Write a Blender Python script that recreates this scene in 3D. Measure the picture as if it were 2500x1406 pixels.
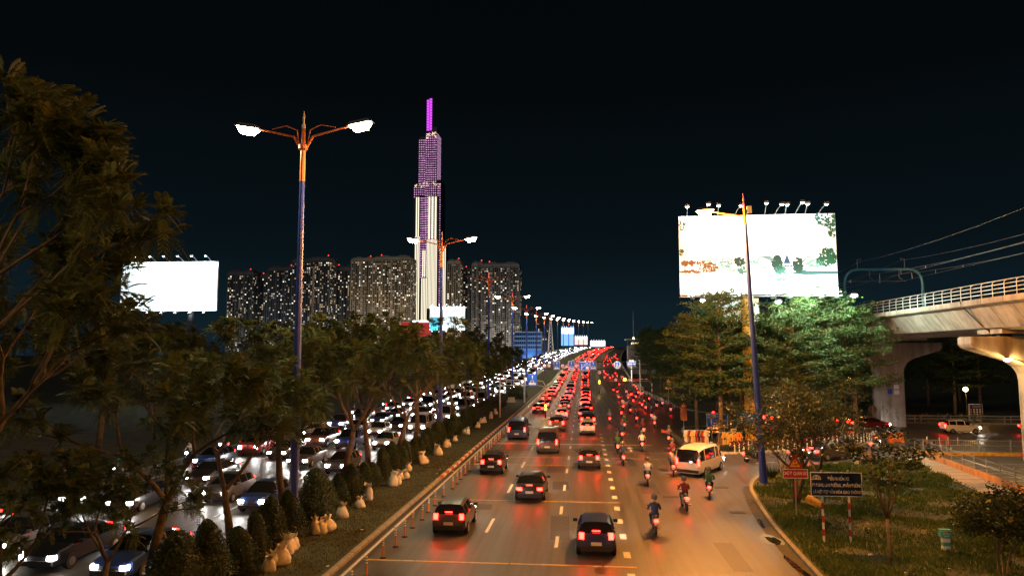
import bpy, bmesh, math, random
from mathutils import Vector, Matrix, Euler, noise as mnoise

R = math.radians
for o in list(bpy.data.objects):
    bpy.data.objects.remove(o)
scene = bpy.context.scene
COL = scene.collection

# ------------------------------------------------------------------ camera
cam_d = bpy.data.cameras.new('camera'); cam = bpy.data.objects.new('camera', cam_d); COL.objects.link(cam)
cam.location = (0, 0, 8.7)
cam.rotation_euler = (R(90 + 5.331), 0, R(5.732))
cam_d.sensor_width = 36; cam_d.lens = 25.0
cam_d.clip_start = 0.1; cam_d.clip_end = 9000
scene.camera = cam

# ------------------------------------------------------------------ night sky
world = bpy.data.worlds.new('World'); scene.world = world; world.use_nodes = True
wn = world.node_tree; wn.nodes.clear()
w_out = wn.nodes.new('ShaderNodeOutputWorld'); w_bg = wn.nodes.new('ShaderNodeBackground')
w_tc = wn.nodes.new('ShaderNodeTexCoord'); w_sep = wn.nodes.new('ShaderNodeSeparateXYZ')
w_map = wn.nodes.new('ShaderNodeMapRange'); w_ramp = wn.nodes.new('ShaderNodeValToRGB')
w_map.inputs['From Min'].default_value = -0.05; w_map.inputs['From Max'].default_value = 0.6
el = w_ramp.color_ramp.elements
el[0].position = 0.0; el[0].color = (0.0075, 0.0190, 0.0270, 1)      # city glow low in the sky
el[1].position = 1.0; el[1].color = (0.0010, 0.0018, 0.0024, 1)
e = el.new(0.10); e.color = (0.0058, 0.0155, 0.0225, 1)
e = el.new(0.30); e.color = (0.0024, 0.0060, 0.0085, 1)
e = el.new(0.60); e.color = (0.0014, 0.0026, 0.0034, 1)
wn.links.new(w_tc.outputs['Generated'], w_sep.inputs[0]); wn.links.new(w_sep.outputs['Z'], w_map.inputs['Value'])
wn.links.new(w_map.outputs[0], w_ramp.inputs['Fac']); wn.links.new(w_ramp.outputs['Color'], w_bg.inputs['Color'])
w_bg.inputs['Strength'].default_value = 1.0
wn.links.new(w_bg.outputs[0], w_out.inputs['Surface'])

# dim fill sun added behind the camera's left shoulder, in place of city glow
fill_sun_d = bpy.data.lights.new('fill_sun', 'SUN'); fill_sun = bpy.data.objects.new('fill_sun', fill_sun_d); COL.objects.link(fill_sun)
fill_sun_d.energy = 0.24; fill_sun_d.angle = R(20); fill_sun_d.color = (1.0, 0.90, 0.76)
fill_sun.rotation_euler = (R(58), 0, R(-28))

vs = scene.view_settings
vs.view_transform = 'Standard'; vs.look = 'None'; vs.exposure = 0.0; vs.gamma = 1.0; vs.use_curve_mapping = False
scene.render.engine = 'CYCLES'
scene.cycles.use_denoising = True; scene.cycles.adaptive_threshold = 0.005
scene.cycles.max_bounces = 5; scene.cycles.diffuse_bounces = 2; scene.cycles.glossy_bounces = 3
scene.cycles.transparent_max_bounces = 6; scene.cycles.transmission_bounces = 3
scene.cycles.sample_clamp_indirect = 4.0; scene.cycles.sample_clamp_direct = 0.0
scene.cycles.use_light_tree = True
scene.cycles.caustics_reflective = False; scene.cycles.caustics_refractive = False

# ------------------------------------------------------------------ materials
MATS = {}
def mat(name, col=(0.5, 0.5, 0.5), rough=0.6, metal=0.0, var=0.18, scale=3.0, bump=0.0, emit=None, es=0.0, coat=0.0, bscale=None, spec=0.5, col2=None):
    if name in MATS: return MATS[name]
    m = bpy.data.materials.new(name); m.use_nodes = True
    nt = m.node_tree; b = nt.nodes['Principled BSDF']
    b.inputs['Roughness'].default_value = rough; b.inputs['Metallic'].default_value = metal
    b.inputs['Specular IOR Level'].default_value = spec
    if coat: b.inputs['Coat Weight'].default_value = coat; b.inputs['Coat Roughness'].default_value = 0.08
    if emit is not None:
        b.inputs['Emission Color'].default_value = (*emit, 1); b.inputs['Emission Strength'].default_value = es
        b.inputs['Base Color'].default_value = (*col, 1)
    else:
        tc = nt.nodes.new('ShaderNodeTexCoord'); n = nt.nodes.new('ShaderNodeTexNoise'); mx = nt.nodes.new('ShaderNodeMix')
        mx.data_type = 'RGBA'; n.inputs['Scale'].default_value = scale; n.inputs['Detail'].default_value = 6
        c2 = col2 if col2 else tuple(min(1, c * (1 + var)) for c in col)
        mx.inputs['A'].default_value = (*[c * (1 - var) for c in col], 1); mx.inputs['B'].default_value = (*c2, 1)
        rp = nt.nodes.new('ShaderNodeMapRange'); rp.inputs['From Min'].default_value = 0.3; rp.inputs['From Max'].default_value = 0.7
        nt.links.new(tc.outputs['Object'], n.inputs['Vector']); nt.links.new(n.outputs['Fac'], rp.inputs['Value'])
        nt.links.new(rp.outputs[0], mx.inputs['Factor'])
        nt.links.new(mx.outputs['Result'], b.inputs['Base Color'])
        if bump:
            n2 = nt.nodes.new('ShaderNodeTexNoise'); n2.inputs['Scale'].default_value = bscale or scale * 8; n2.inputs['Detail'].default_value = 5
            bp = nt.nodes.new('ShaderNodeBump'); bp.inputs['Strength'].default_value = bump; bp.inputs['Distance'].default_value = 0.02
            nt.links.new(tc.outputs['Object'], n2.inputs['Vector']); nt.links.new(n2.outputs['Fac'], bp.inputs['Height']); nt.links.new(bp.outputs[0], b.inputs['Normal'])
    MATS[name] = m
    return m

def glow(name, col, s):
    return mat(name, col=(0.02, 0.02, 0.02), rough=0.4, emit=col, es=s)

def leaf_mat(name, c1, c2, rough=0.7, trans=0.3):
    if name in MATS: return MATS[name]
    m = bpy.data.materials.new(name); m.use_nodes = True; nt = m.node_tree
    b = nt.nodes['Principled BSDF']; out = nt.nodes['Material Output']
    tc = nt.nodes.new('ShaderNodeTexCoord'); n = nt.nodes.new('ShaderNodeTexNoise'); n.inputs['Scale'].default_value = 1.3; n.inputs['Detail'].default_value = 8
    rp = nt.nodes.new('ShaderNodeMapRange'); rp.inputs['From Min'].default_value = 0.35; rp.inputs['From Max'].default_value = 0.65
    mx = nt.nodes.new('ShaderNodeMix'); mx.data_type = 'RGBA'; mx.inputs['A'].default_value = (*c1, 1); mx.inputs['B'].default_value = (*c2, 1)
    tr = nt.nodes.new('ShaderNodeBsdfTranslucent'); ms = nt.nodes.new('ShaderNodeMixShader'); ms.inputs[0].default_value = trans
    nt.links.new(tc.outputs['Object'], n.inputs['Vector']); nt.links.new(n.outputs['Fac'], rp.inputs['Value']); nt.links.new(rp.outputs[0], mx.inputs['Factor'])
    b.inputs['Specular IOR Level'].default_value = 0.25
    nt.links.new(mx.outputs['Result'], b.inputs['Base Color']); nt.links.new(mx.outputs['Result'], tr.inputs['Color'])
    b.inputs['Roughness'].default_value = rough
    nt.links.new(b.outputs[0], ms.inputs[1]); nt.links.new(tr.outputs[0], ms.inputs[2]); nt.links.new(ms.outputs[0], out.inputs['Surface'])
    MATS[name] = m
    return m

def asphalt_mat():
    m = bpy.data.materials.new('asphalt'); m.use_nodes = True; nt = m.node_tree; b = nt.nodes['Principled BSDF']
    L = nt.links.new
    tc = nt.nodes.new('ShaderNodeTexCoord')
    def nz(scale, det=6, vec=None, rough=0.6):
        n = nt.nodes.new('ShaderNodeTexNoise'); n.inputs['Scale'].default_value = scale; n.inputs['Detail'].default_value = det; n.inputs['Roughness'].default_value = rough
        L(vec if vec else tc.outputs['Object'], n.inputs['Vector']); return n
    mp = nt.nodes.new('ShaderNodeMapping'); mp.inputs['Scale'].default_value = (1.4, 0.035, 1); L(tc.outputs['Object'], mp.inputs['Vector'])
    streak = nz(1.0, 5, mp.outputs[0])            # wear along the direction of travel
    big = nz(0.16, 5); fine = nz(30, 4, None, 0.75); mid = nz(2.2, 6)
    r1 = nt.nodes.new('ShaderNodeValToRGB'); r1.color_ramp.elements[0].position = 0.32; r1.color_ramp.elements[0].color = (0.036, 0.033, 0.028, 1)
    r1.color_ramp.elements[1].position = 0.68; r1.color_ramp.elements[1].color = (0.082, 0.073, 0.060, 1)
    a1 = nt.nodes.new('ShaderNodeMath'); a1.operation = 'ADD'; a2 = nt.nodes.new('ShaderNodeMath'); a2.operation = 'MULTIPLY_ADD'
    L(streak.outputs['Fac'], a1.inputs[0]); L(big.outputs['Fac'], a1.inputs[1])
    L(a1.outputs[0], a2.inputs[0]); a2.inputs[1].default_value = 0.36; 
    a3 = nt.nodes.new('ShaderNodeMath'); a3.operation = 'MULTIPLY'; a3.inputs[1].default_value = 0.28; L(mid.outputs['Fac'], a3.inputs[0]); L(a3.outputs[0], a2.inputs[2])
    L(a2.outputs[0], r1.inputs['Fac'])
    mx = nt.nodes.new('ShaderNodeMix'); mx.data_type = 'RGBA'; mx.blend_type = 'MULTIPLY'; mx.inputs['Factor'].default_value = 0.55
    r2 = nt.nodes.new('ShaderNodeValToRGB'); r2.color_ramp.elements[0].position = 0.3; r2.color_ramp.elements[0].color = (0.45, 0.45, 0.45, 1); r2.color_ramp.elements[1].position = 0.7; r2.color_ramp.elements[1].color = (1.45, 1.45, 1.45, 1)
    L(fine.outputs['Fac'], r2.inputs['Fac']); L(r1.outputs['Color'], mx.inputs['A']); L(r2.outputs['Color'], mx.inputs['B']); L(mx.outputs['Result'], b.inputs['Base Color'])
    rr = nt.nodes.new('ShaderNodeMapRange'); rr.inputs['To Min'].default_value = 0.34; rr.inputs['To Max'].default_value = 0.58; rr.inputs['From Min'].default_value = 0.3; rr.inputs['From Max'].default_value = 0.7
    L(streak.outputs['Fac'], rr.inputs['Value']); L(rr.outputs[0], b.inputs['Roughness'])
    bp = nt.nodes.new('ShaderNodeBump'); bp.inputs['Strength'].default_value = 0.35; bp.inputs['Distance'].default_value = 0.006
    L(fine.outputs['Fac'], bp.inputs['Height']); L(bp.outputs[0], b.inputs['Normal'])
    MATS['asphalt'] = m
    return m

def concrete_mat(name, col, stain=0.5):
    m = bpy.data.materials.new(name); m.use_nodes = True; nt = m.node_tree; b = nt.nodes['Principled BSDF']; L = nt.links.new
    tc = nt.nodes.new('ShaderNodeTexCoord'); mp = nt.nodes.new('ShaderNodeMapping'); mp.inputs['Scale'].default_value = (1.6, 1.6, 0.12); L(tc.outputs['Object'], mp.inputs['Vector'])
    n1 = nt.nodes.new('ShaderNodeTexNoise'); n1.inputs['Scale'].default_value = 1.0; n1.inputs['Detail'].default_value = 7; L(mp.outputs[0], n1.inputs['Vector'])
    n2 = nt.nodes.new('ShaderNodeTexNoise'); n2.inputs['Scale'].default_value = 0.5; n2.inputs['Detail'].default_value = 8; L(tc.outputs['Object'], n2.inputs['Vector'])
    r = nt.nodes.new('ShaderNodeValToRGB'); r.color_ramp.elements[0].position = 0.3; r.color_ramp.elements[0].color = (*[c * (1 - stain) for c in col], 1)
    r.color_ramp.elements[1].position = 0.62; r.color_ramp.elements[1].color = (*col, 1)
    ad = nt.nodes.new('ShaderNodeMath'); ad.operation = 'ADD'; md = nt.nodes.new('ShaderNodeMath'); md.operation = 'MULTIPLY'; md.inputs[1].default_value = 0.5
    L(n1.outputs['Fac'], ad.inputs[0]); L(n2.outputs['Fac'], ad.inputs[1]); L(ad.outputs[0], md.inputs[0]); L(md.outputs[0], r.inputs['Fac']); L(r.outputs['Color'], b.inputs['Base Color'])
    b.inputs['Roughness'].default_value = 0.85
    n3 = nt.nodes.new('ShaderNodeTexNoise'); n3.inputs['Scale'].default_value = 14; n3.inputs['Detail'].default_value = 5; L(tc.outputs['Object'], n3.inputs['Vector'])
    bp = nt.nodes.new('ShaderNodeBump'); bp.inputs['Strength'].default_value = 0.25; bp.inputs['Distance'].default_value = 0.02; L(n3.outputs['Fac'], bp.inputs['Height']); L(bp.outputs[0], b.inputs['Normal'])
    MATS[name] = m
    return m

ASPH = asphalt_mat()
CONC = concrete_mat('viaduct_concrete', (0.42, 0.36, 0.30), 0.72)
KERB = concrete_mat('kerb_concrete', (0.30, 0.27, 0.22), 0.6)
KERB_W = concrete_mat('kerb_white_paint', (0.62, 0.58, 0.50), 0.5)
KERB_R = concrete_mat('kerb_red_paint', (0.42, 0.07, 0.03), 0.5)
ORANGE_WALL = concrete_mat('orange_render', (0.50, 0.24, 0.09), 0.7)
PAVE = concrete_mat('footpath_concrete', (0.36, 0.28, 0.20), 0.4)
GROUND = mat('soil_and_grass', (0.030, 0.034, 0.016), 0.95, var=0.5, scale=0.6, bump=0.5, bscale=9)
MEDIAN = mat('median_turf', (0.028, 0.034, 0.012), 0.95, var=0.5, scale=1.2, bump=0.7, bscale=22)
LINE_W = mat('white_road_paint', (0.55, 0.53, 0.47), 0.6, var=0.3, scale=6)
LINE_Y = mat('yellow_road_paint', (0.46, 0.29, 0.07), 0.6, var=0.3, scale=6)
STEEL = mat('galvanised_steel', (0.38, 0.38, 0.37), 0.45, 0.7, var=0.15)
DARK = mat('dark_metal', (0.03, 0.03, 0.035), 0.5, 0.3)
BLACK = mat('black_rubber', (0.012, 0.012, 0.013), 0.75)
WHITE = mat('white_paint', (0.72, 0.72, 0.70), 0.5, var=0.08)
RED = mat('red_paint', (0.50, 0.025, 0.02), 0.5, var=0.15)
BLUE_POLE = mat('blue_pole_paint', (0.025, 0.05, 0.30), 0.38, 0.0, var=0.2, scale=1.5)
ORANGE_POLE = mat('orange_pole_paint', (0.62, 0.16, 0.035), 0.4, var=0.15)
SIGN_BLUE = mat('sign_blue', (0.010, 0.065, 0.42), 0.35, var=0.1)
SIGN_NAVY = mat('sign_navy', (0.008, 0.020, 0.075), 0.35, var=0.15)
SIGN_YEL = mat('sign_yellow', (0.85, 0.36, 0.04), 0.4, var=0.1)
SIGN_RED = mat('sign_red', (0.42, 0.02, 0.015), 0.4, var=0.15)
LETTER = mat('sign_lettering', (0.78, 0.76, 0.70), 0.5, var=0.1)
BARK = mat('bark', (0.070, 0.050, 0.034), 0.95, var=0.45, scale=5, bump=0.8)
BARK2 = mat('pale_bark', (0.20, 0.14, 0.09), 0.95, var=0.4, scale=5, bump=0.6)

# ------------------------------------------------------------------ helpers
class MB:
    def __init__(s): s.v = []; s.f = []; s.m = []
    def quad(s, a, b, c, d, mi=0):
        i = len(s.v); s.v += [tuple(a), tuple(b), tuple(c), tuple(d)]; s.f.append((i, i + 1, i + 2, i + 3)); s.m.append(mi)
    def tri(s, a, b, c, mi=0):
        i = len(s.v); s.v += [tuple(a), tuple(b), tuple(c)]; s.f.append((i, i + 1, i + 2)); s.m.append(mi)
    def poly(s, pts, mi=0):
        i = len(s.v); s.v += [tuple(p) for p in pts]; s.f.append(tuple(range(i, i + len(pts)))); s.m.append(mi)
    def box(s, c, d, rz=0.0, mi=0, rot=None, taper=1.0):
        M = (rot.to_matrix() if rot is not None else Matrix.Rotation(rz, 3, 'Z'))
        i = len(s.v)
        for sz in (-1, 1):
            t = taper if sz > 0 else 1.0
            for sx, sy in ((-1, -1), (1, -1), (1, 1), (-1, 1)):
                p = M @ Vector((sx * d[0] / 2 * t, sy * d[1] / 2 * t, sz * d[2] / 2)) + Vector(c); s.v.append(tuple(p))
        for f in ((3, 2, 1, 0), (4, 5, 6, 7), (0, 1, 5, 4), (1, 2, 6, 5), (2, 3, 7, 6), (3, 0, 4, 7)):
            s.f.append(tuple(i + k for k in f)); s.m.append(mi)
    def tube(s, pts, rad, n=8, mi=0, cap=True):
        pts = [Vector(p) for p in pts]
        if not isinstance(rad, (list, tuple)): rad = [rad] * len(pts)
        i0 = len(s.v); side = None
        for k, p in enumerate(pts):
            d = (pts[min(k + 1, len(pts) - 1)] - pts[max(k - 1, 0)])
            if d.length < 1e-9: d = Vector((0, 0, 1))
            d.normalize()
            if side is None:
                side = d.cross(Vector((0, 1, 0)) if abs(d.y) < 0.9 else Vector((1, 0, 0)))
            side = (side - d * side.dot(d)); side.normalize(); up = d.cross(side)
            for a in range(n):
                t = 2 * math.pi * a / n
                s.v.append(tuple(p + (side * math.cos(t) + up * math.sin(t)) * rad[k]))
        for k in range(len(pts) - 1):
            for a in range(n):
                b = (a + 1) % n
                s.f.append((i0 + k * n + a, i0 + k * n + b, i0 + (k + 1) * n + b, i0 + (k + 1) * n + a)); s.m.append(mi)
        if cap:
            s.f.append(tuple(i0 + a for a in reversed(range(n)))); s.m.append(mi)
            e = i0 + (len(pts) - 1) * n; s.f.append(tuple(e + a for a in range(n))); s.m.append(mi)
    def lathe(s, prof, c=(0, 0, 0), n=12, mi=0, axis='Z'):
        i0 = len(s.v)
        for r, z in prof:
            for a in range(n):
                t = 2 * math.pi * a / n
                q = (r * math.cos(t), r * math.sin(t), z)
                if axis == 'X': q = (q[2], q[0], q[1])
                elif axis == 'Y': q = (q[0], q[2], -q[1])
                s.v.append((c[0] + q[0], c[1] + q[1], c[2] + q[2]))
        for k in range(len(prof) - 1):
            for a in range(n):
                b = (a + 1) % n
                s.f.append((i0 + k * n + a, i0 + k * n + b, i0 + (k + 1) * n + b, i0 + (k + 1) * n + a)); s.m.append(mi)
        s.f.append(tuple(i0 + a for a in reversed(range(n)))); s.m.append(mi)
        e = i0 + (len(prof) - 1) * n; s.f.append(tuple(e + a for a in range(n))); s.m.append(mi)
    def prism(s, poly, z0, z1, mi=0):
        n = len(poly); i = len(s.v)
        s.v += [(p[0], p[1], z0) for p in poly] + [(p[0], p[1], z1) for p in poly]
        s.f.append(tuple(i + n + k for k in range(n))); s.m.append(mi)
        s.f.append(tuple(i + k for k in reversed(range(n)))); s.m.append(mi)
        for k in range(n):
            j = (k + 1) % n; s.f.append((i + k, i + j, i + n + j, i + n + k)); s.m.append(mi)
    def plate(s, poly_xz, y0, y1, mi=0):           # a flat outline in XZ with thickness along Y
        n = len(poly_xz); i = len(s.v)
        s.v += [(p[0], y0, p[1]) for p in poly_xz] + [(p[0], y1, p[1]) for p in poly_xz]
        s.f.append(tuple(i + k for k in range(n))); s.m.append(mi)
        s.f.append(tuple(i + n + k for k in reversed(range(n)))); s.m.append(mi)
        for k in range(n):
            j = (k + 1) % n; s.f.append((i + j, i + k, i + n + k, i + n + j)); s.m.append(mi)
    def mesh(s, name, mats, smooth=False):
        me = bpy.data.meshes.new(name); me.from_pydata(s.v, [], s.f)
        if not isinstance(mats, (list, tuple)): mats = [mats]
        for m in mats: me.materials.append(m)
        if len(mats) > 1: me.polygons.foreach_set('material_index', s.m)
        if smooth: me.polygons.foreach_set('use_smooth', [True] * len(me.polygons))
        me.update()
        return me
    def build(s, name, mats, parent=None, loc=(0, 0, 0), smooth=False, rotz=0):
        return put(name, s.mesh(name, mats, smooth), parent, loc, rotz)

def put(name, me, parent=None, loc=(0, 0, 0), rotz=0):
    o = bpy.data.objects.new(name, me); COL.objects.link(o)
    if parent is not None: o.parent = parent
    o.location = loc; o.rotation_euler = (0, 0, rotz)
    return o
def tag(o, label, cat, group=None):
    o['label'] = label; o['category'] = cat
    if group: o['group'] = group
    return o
def struct(o): o['kind'] = 'structure'; return o
def stuff(o): o['kind'] = 'stuff'; return o
def thing(name, label, cat, loc=(0, 0, 0), rotz=0, group=None):
    o = bpy.data.objects.new(name, None); COL.objects.link(o); o.location = loc; o.rotation_euler = (0, 0, rotz); o.empty_display_size = 0.3
    return tag(o, label, cat, group)
def dup(root, loc, rotz, label, group=None, scale=None):
    r = root.copy(); COL.objects.link(r); r.location = loc; r.rotation_euler = (0, 0, rotz)
    if scale: r.scale = scale
    r['label'] = label
    if group: r['group'] = group
    for ch in list(root.children):
        c = ch.copy(); COL.objects.link(c); c.parent = r
        for g in ch.children:
            d = g.copy(); COL.objects.link(d); d.parent = c
    return r
def light(kind, name, parent, loc, power, col, size=0.3, aim=None, spot=120, spread=None):
    d = bpy.data.lights.new(name, kind); d.energy = power; d.color = col
    if kind == 'AREA':
        d.shape = 'DISK'; d.size = size
        if spread: d.spread = R(spread)
    elif kind == 'SPOT': d.spot_size = R(spot); d.spot_blend = 0.6; d.shadow_soft_size = size
    else: d.shadow_soft_size = size
    o = bpy.data.objects.new(name, d); COL.objects.link(o); o.parent = parent; o.location = loc
    if aim is not None: o.rotation_euler = (Vector(aim) - Vector(loc)).to_track_quat('-Z', 'Y').to_euler()
    return o
WORDS = ['first', 'second', 'third', 'fourth', 'fifth', 'sixth', 'seventh', 'eighth', 'ninth', 'tenth', 'eleventh', 'twelfth']
def nth(k):
    if k < 12: return WORDS[k]
    n = k + 1
    return '%d%s' % (n, 'th' if 10 <= n % 100 <= 20 else {1: 'st', 2: 'nd', 3: 'rd'}.get(n % 10, 'th'))
def text(body, size, m, parent, loc, xs=0.72, name='lettering', bold=0.012, rot=(R(90), 0, 0), align='CENTER'):
    cu = bpy.data.curves.new('t', 'FONT'); cu.body = body; cu.size = size; cu.align_x = align; cu.align_y = 'CENTER'
    cu.extrude = 0.003; cu.offset = bold * size; cu.resolution_u = 3
    o = bpy.data.objects.new('t', cu); COL.objects.link(o)
    bpy.context.view_layer.update()
    me = bpy.data.meshes.new_from_object(o.evaluated_get(bpy.context.evaluated_depsgraph_get()))
    bpy.data.objects.remove(o); bpy.data.curves.remove(cu)
    me.materials.clear(); me.materials.append(m)
    ob = put(name, me, parent, loc); ob.rotation_euler = rot; ob.scale = (xs, 1, 1)
    return ob

# road geometry: the highway runs along +Y, climbs to a bridge and bends right
def slope(y):
    if y < 165: return 0
    if y < 235: return 0.036 * (y - 165) / 70
    if y < 560: return 0.036
    if y < 780: return 0.036 - 0.072 * (y - 560) / 220
    return -0.036
ZT = [0.0]
for _k in range(1, 1200): ZT.append(ZT[-1] + slope(_k - 0.5))
def rz(y):
    if y <= 0: return 0.0
    k = int(y); t = y - k
    return ZT[k] * (1 - t) + ZT[k + 1] * t
def rx(y): return 0.0 if y < 190 else 1.43e-4 * (y - 190) ** 2
def road(x, y, dz=0.0): return Vector((x + rx(y), y, rz(y) + dz))
def road_ang(y): return -math.atan((rx(y + 1) - rx(y)))
YS = [-12, 0, 20, 40, 60, 80, 100, 120, 140, 160] + list(range(175, 960, 15))
def ribbon(mb, x0, x1, dz, ys, mi=0):
    for a, b in zip(ys[:-1], ys[1:]):
        mb.quad(road(x0, a, dz), road(x1, a, dz), road(x1, b, dz), road(x0, b, dz), mi)
def skirt(mb, x, dz, ys, z_low=-0.3, mi=0, flip=False):
    for a, b in zip(ys[:-1], ys[1:]):
        p = [road(x, a, dz), road(x, b, dz)]
        q = [Vector((p[1].x, p[1].y, z_low)), Vector((p[0].x, p[0].y, z_low))]
        mb.quad(p[0], p[1], q[0], q[1], mi)
def smooth_chain(pts, n=6):
    out = []
    P = [Vector((*p, 0)) if len(p) == 2 else Vector(p) for p in pts]
    for i in range(len(P) - 1):
        p0 = P[max(i - 1, 0)]; p1 = P[i]; p2 = P[i + 1]; p3 = P[min(i + 2, len(P) - 1)]
        for k in range(n):
            t = k / n
            out.append(0.5 * ((2 * p1) + (p2 - p0) * t + (2 * p0 - 5 * p1 + 4 * p2 - p3) * t * t + (3 * p1 - p0 - 3 * p2 + p3) * t ** 3))
    out.append(P[-1])
    return out

# ================================================================== SETTING
rng = random.Random(7)
# ground sheet
mb = MB(); mb.quad((-4000, -200, -0.30), (4000, -200, -0.30), (4000, 6000, -0.30), (-4000, 6000, -0.30))
struct(mb.build('ground', GROUND))

# carriageway leading away (right) with the open junction, and the one coming towards us (left)
mb = MB()
mb.quad((-9.98, -12, 0), (95, -12, 0), (95, 140, 0), (-9.98, 140, 0))
ys = [140, 160] + list(range(175, 960, 15)); ribbon(mb, -9.98, 14.2, 0, ys); skirt(mb, 14.2, 0, ys)
road_r = struct(mb.build('road', ASPH))
mb = MB(); ribbon(mb, -34.0, -16.3, 0, YS); skirt(mb, -34.0, 0, YS)
road_l = struct(mb.build('road', ASPH))

# median strip between them
mb = MB(); ribbon(mb, -16.1, -10.22, 0.13, YS)
median = struct(mb.build('median', MEDIAN))
stone = MB(); stone.box((0, 0.49, 0.02), (0.24, 0.965, 0.30)); 
def kerb_mesh(nm, m):
    b = MB(); w = 0.12; prof = [(-w, -0.14), (-w, 0.155), (w - 0.05, 0.16), (w - 0.01, 0.12), (w, -0.14)]
    n = len(prof)
    for y in (0.012, 0.975):
        b.v += [(x, y, z) for x, z in prof]
    for k in range(n - 1): b.f.append((k, k + 1, n + k + 1, n + k)); b.m.append(0)
    b.f.append(tuple(range(n))); b.m.append(0); b.f.append(tuple(n + k for k in reversed(range(n)))); b.m.append(0)
    return b.mesh(nm, m)
KM = kerb_mesh('kerb_stone', KERB); KMW = kerb_mesh('kerb_stone', KERB_W); KMR = kerb_mesh('kerb_stone', KERB_R)
kerb = struct(bpy.data.objects.new('kerb', None)); COL.objects.link(kerb)
for k in range(18, 205):
    me = KM
    if 50 <= k: me = KMR if (k // 1) % 2 == 0 else KMW
    o = put('kerb_stone', me, kerb, road(-10.1 + rng.uniform(-0.008, 0.008), k, rng.uniform(-0.006, 0.006)))
mb = MB(); ribbon(mb, -16.3, -16.1, 0.15, YS); skirt(mb, -16.3, 0.15, YS, -0.2)
struct(mb.build('kerb', KERB))

# gutter beside the median kerb
GUT = mat('gutter_dirt', (0.022, 0.018, 0.013), 0.8, var=0.5, scale=2.5, bump=0.4)
mb = MB(); ribbon(mb, -9.98, -9.72, 0.004, [18, 40, 60, 80, 100, 120, 140, 160, 175, 190]); struct(mb.build('gutter', GUT))

# markings
def dash_mesh(w, l, m, nm='lane_dash'):
    b = MB(); b.quad((-w / 2, -l / 2, 0), (w / 2, -l / 2, 0), (w / 2, l / 2, 0), (-w / 2, l / 2, 0)); return b.mesh(nm, m)
D3 = dash_mesh(0.16, 3.0, LINE_W); D2 = dash_mesh(0.16, 2.0, LINE_W); D1 = dash_mesh(0.30, 0.95, LINE_W); DE = dash_mesh(0.13, 9.2, LINE_W)
for k in range(0, 17): put('lane_dash', D3, road_r, road(-4.85, 27 + 10.1 * k, 0.006))
for k in range(0, 20): put('lane_dash', D2, road_r, road(-1.33, 27.4 + 6.8 * k, 0.006))
for k in range(0, 18): put('lane_dash', D1, road_r, road(1.8, 26 + 3.15 * k, 0.006))
for k in range(0, 17): put('edge_line', DE, road_r, road(-9.58, 22 + 9.4 * k, 0.006))
for k in range(0, 8): put('lane_dash', D3, road_r, road(-4.85, 198 + 14 * k, 0.02))
for y, x1, m, w in ((30.5, 2.1, LINE_Y, 0.15), (43.3, 2.1, LINE_Y, 0.15), (57.2, 2.1, LINE_Y, 0.15), (61.4, 8.5, LINE_Y, 0.15), (65.2, 8.5, LINE_Y, 0.15), (70.5, 6.5, LINE_W, 0.35), (75, 6.5, LINE_Y, 0.15), (80, 6.5, LINE_Y, 0.15), (84.5, 6.5, LINE_Y, 0.15)):
    b = MB(); x = -9.4
    while x < x1:                                  # worn here and there
        l = rng.uniform(1.2, 4.0); xe = min(x + l, x1)
        b.quad((x, y - w / 2, 0.009), (xe, y - w / 2, 0.009), (xe, y + w / 2, 0.009), (x, y + w / 2, 0.009)); x = xe + (rng.uniform(0.02, 0.10) if rng.random() < 0.5 else 0)
    b.build('rumble_line', m, road_r)
def arrow(x, y):
    b = MB(); z = 0.011
    b.quad((x - 0.09, y - 1.6, z), (x + 0.09, y - 1.6, z), (x + 0.09, y + 0.4, z), (x - 0.09, y + 0.4, z))
    b.tri((x - 0.35, y + 0.4, z), (x + 0.35, y + 0.4, z), (x, y + 1.7, z)); b.build('lane_arrow', LINE_W, road_r)
for x, y in ((0.3, 67.2), (4.2, 67.4), (-3.1, 66.8)): arrow(x, y)
LD = dash_mesh(0.15, 3.0, LINE_W)
for x in (-19.9, -23.4, -26.9, -30.4):
    for k in range(14): put('lane_dash', LD, road_l, road(x, 20 + 9.5 * k, 0.006))
for x in (-16.6, -33.6):
    for k in range(18): put('edge_line', DE, road_l, road(x, 22 + 9.4 * k, 0.006))
# side street centre dashes and car park bays
for k in range(5):
    o = put('lane_dash', D2, road_r, (32 + 6.0 * k, 79.5 - 0.15 * k, 0.006), R(90))
for k in range(3):
    o = put('lane_dash', D2, road_r, (14.5 + 4.2 * k, 60.2 + 2.0 * k, 0.006), R(-62))
BAY = dash_mesh(0.10, 2.1, LINE_W, 'bay_line')
for k in range(18): put('bay_line', BAY, road_r, (30.2 - 0.02 * k, 63.0 - 1.6 * k, 0.006), R(90))
put('bay_line', dash_mesh(0.10, 30, LINE_W, 'bay_line'), road_r, (31.2, 49.0, 0.008), R(-1.0))
for k in range(5): put('bay_line', BAY, road_r, (33.9 + 0.1 * k, 61.4 - 2.6 * k, 0.006), R(90))

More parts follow.
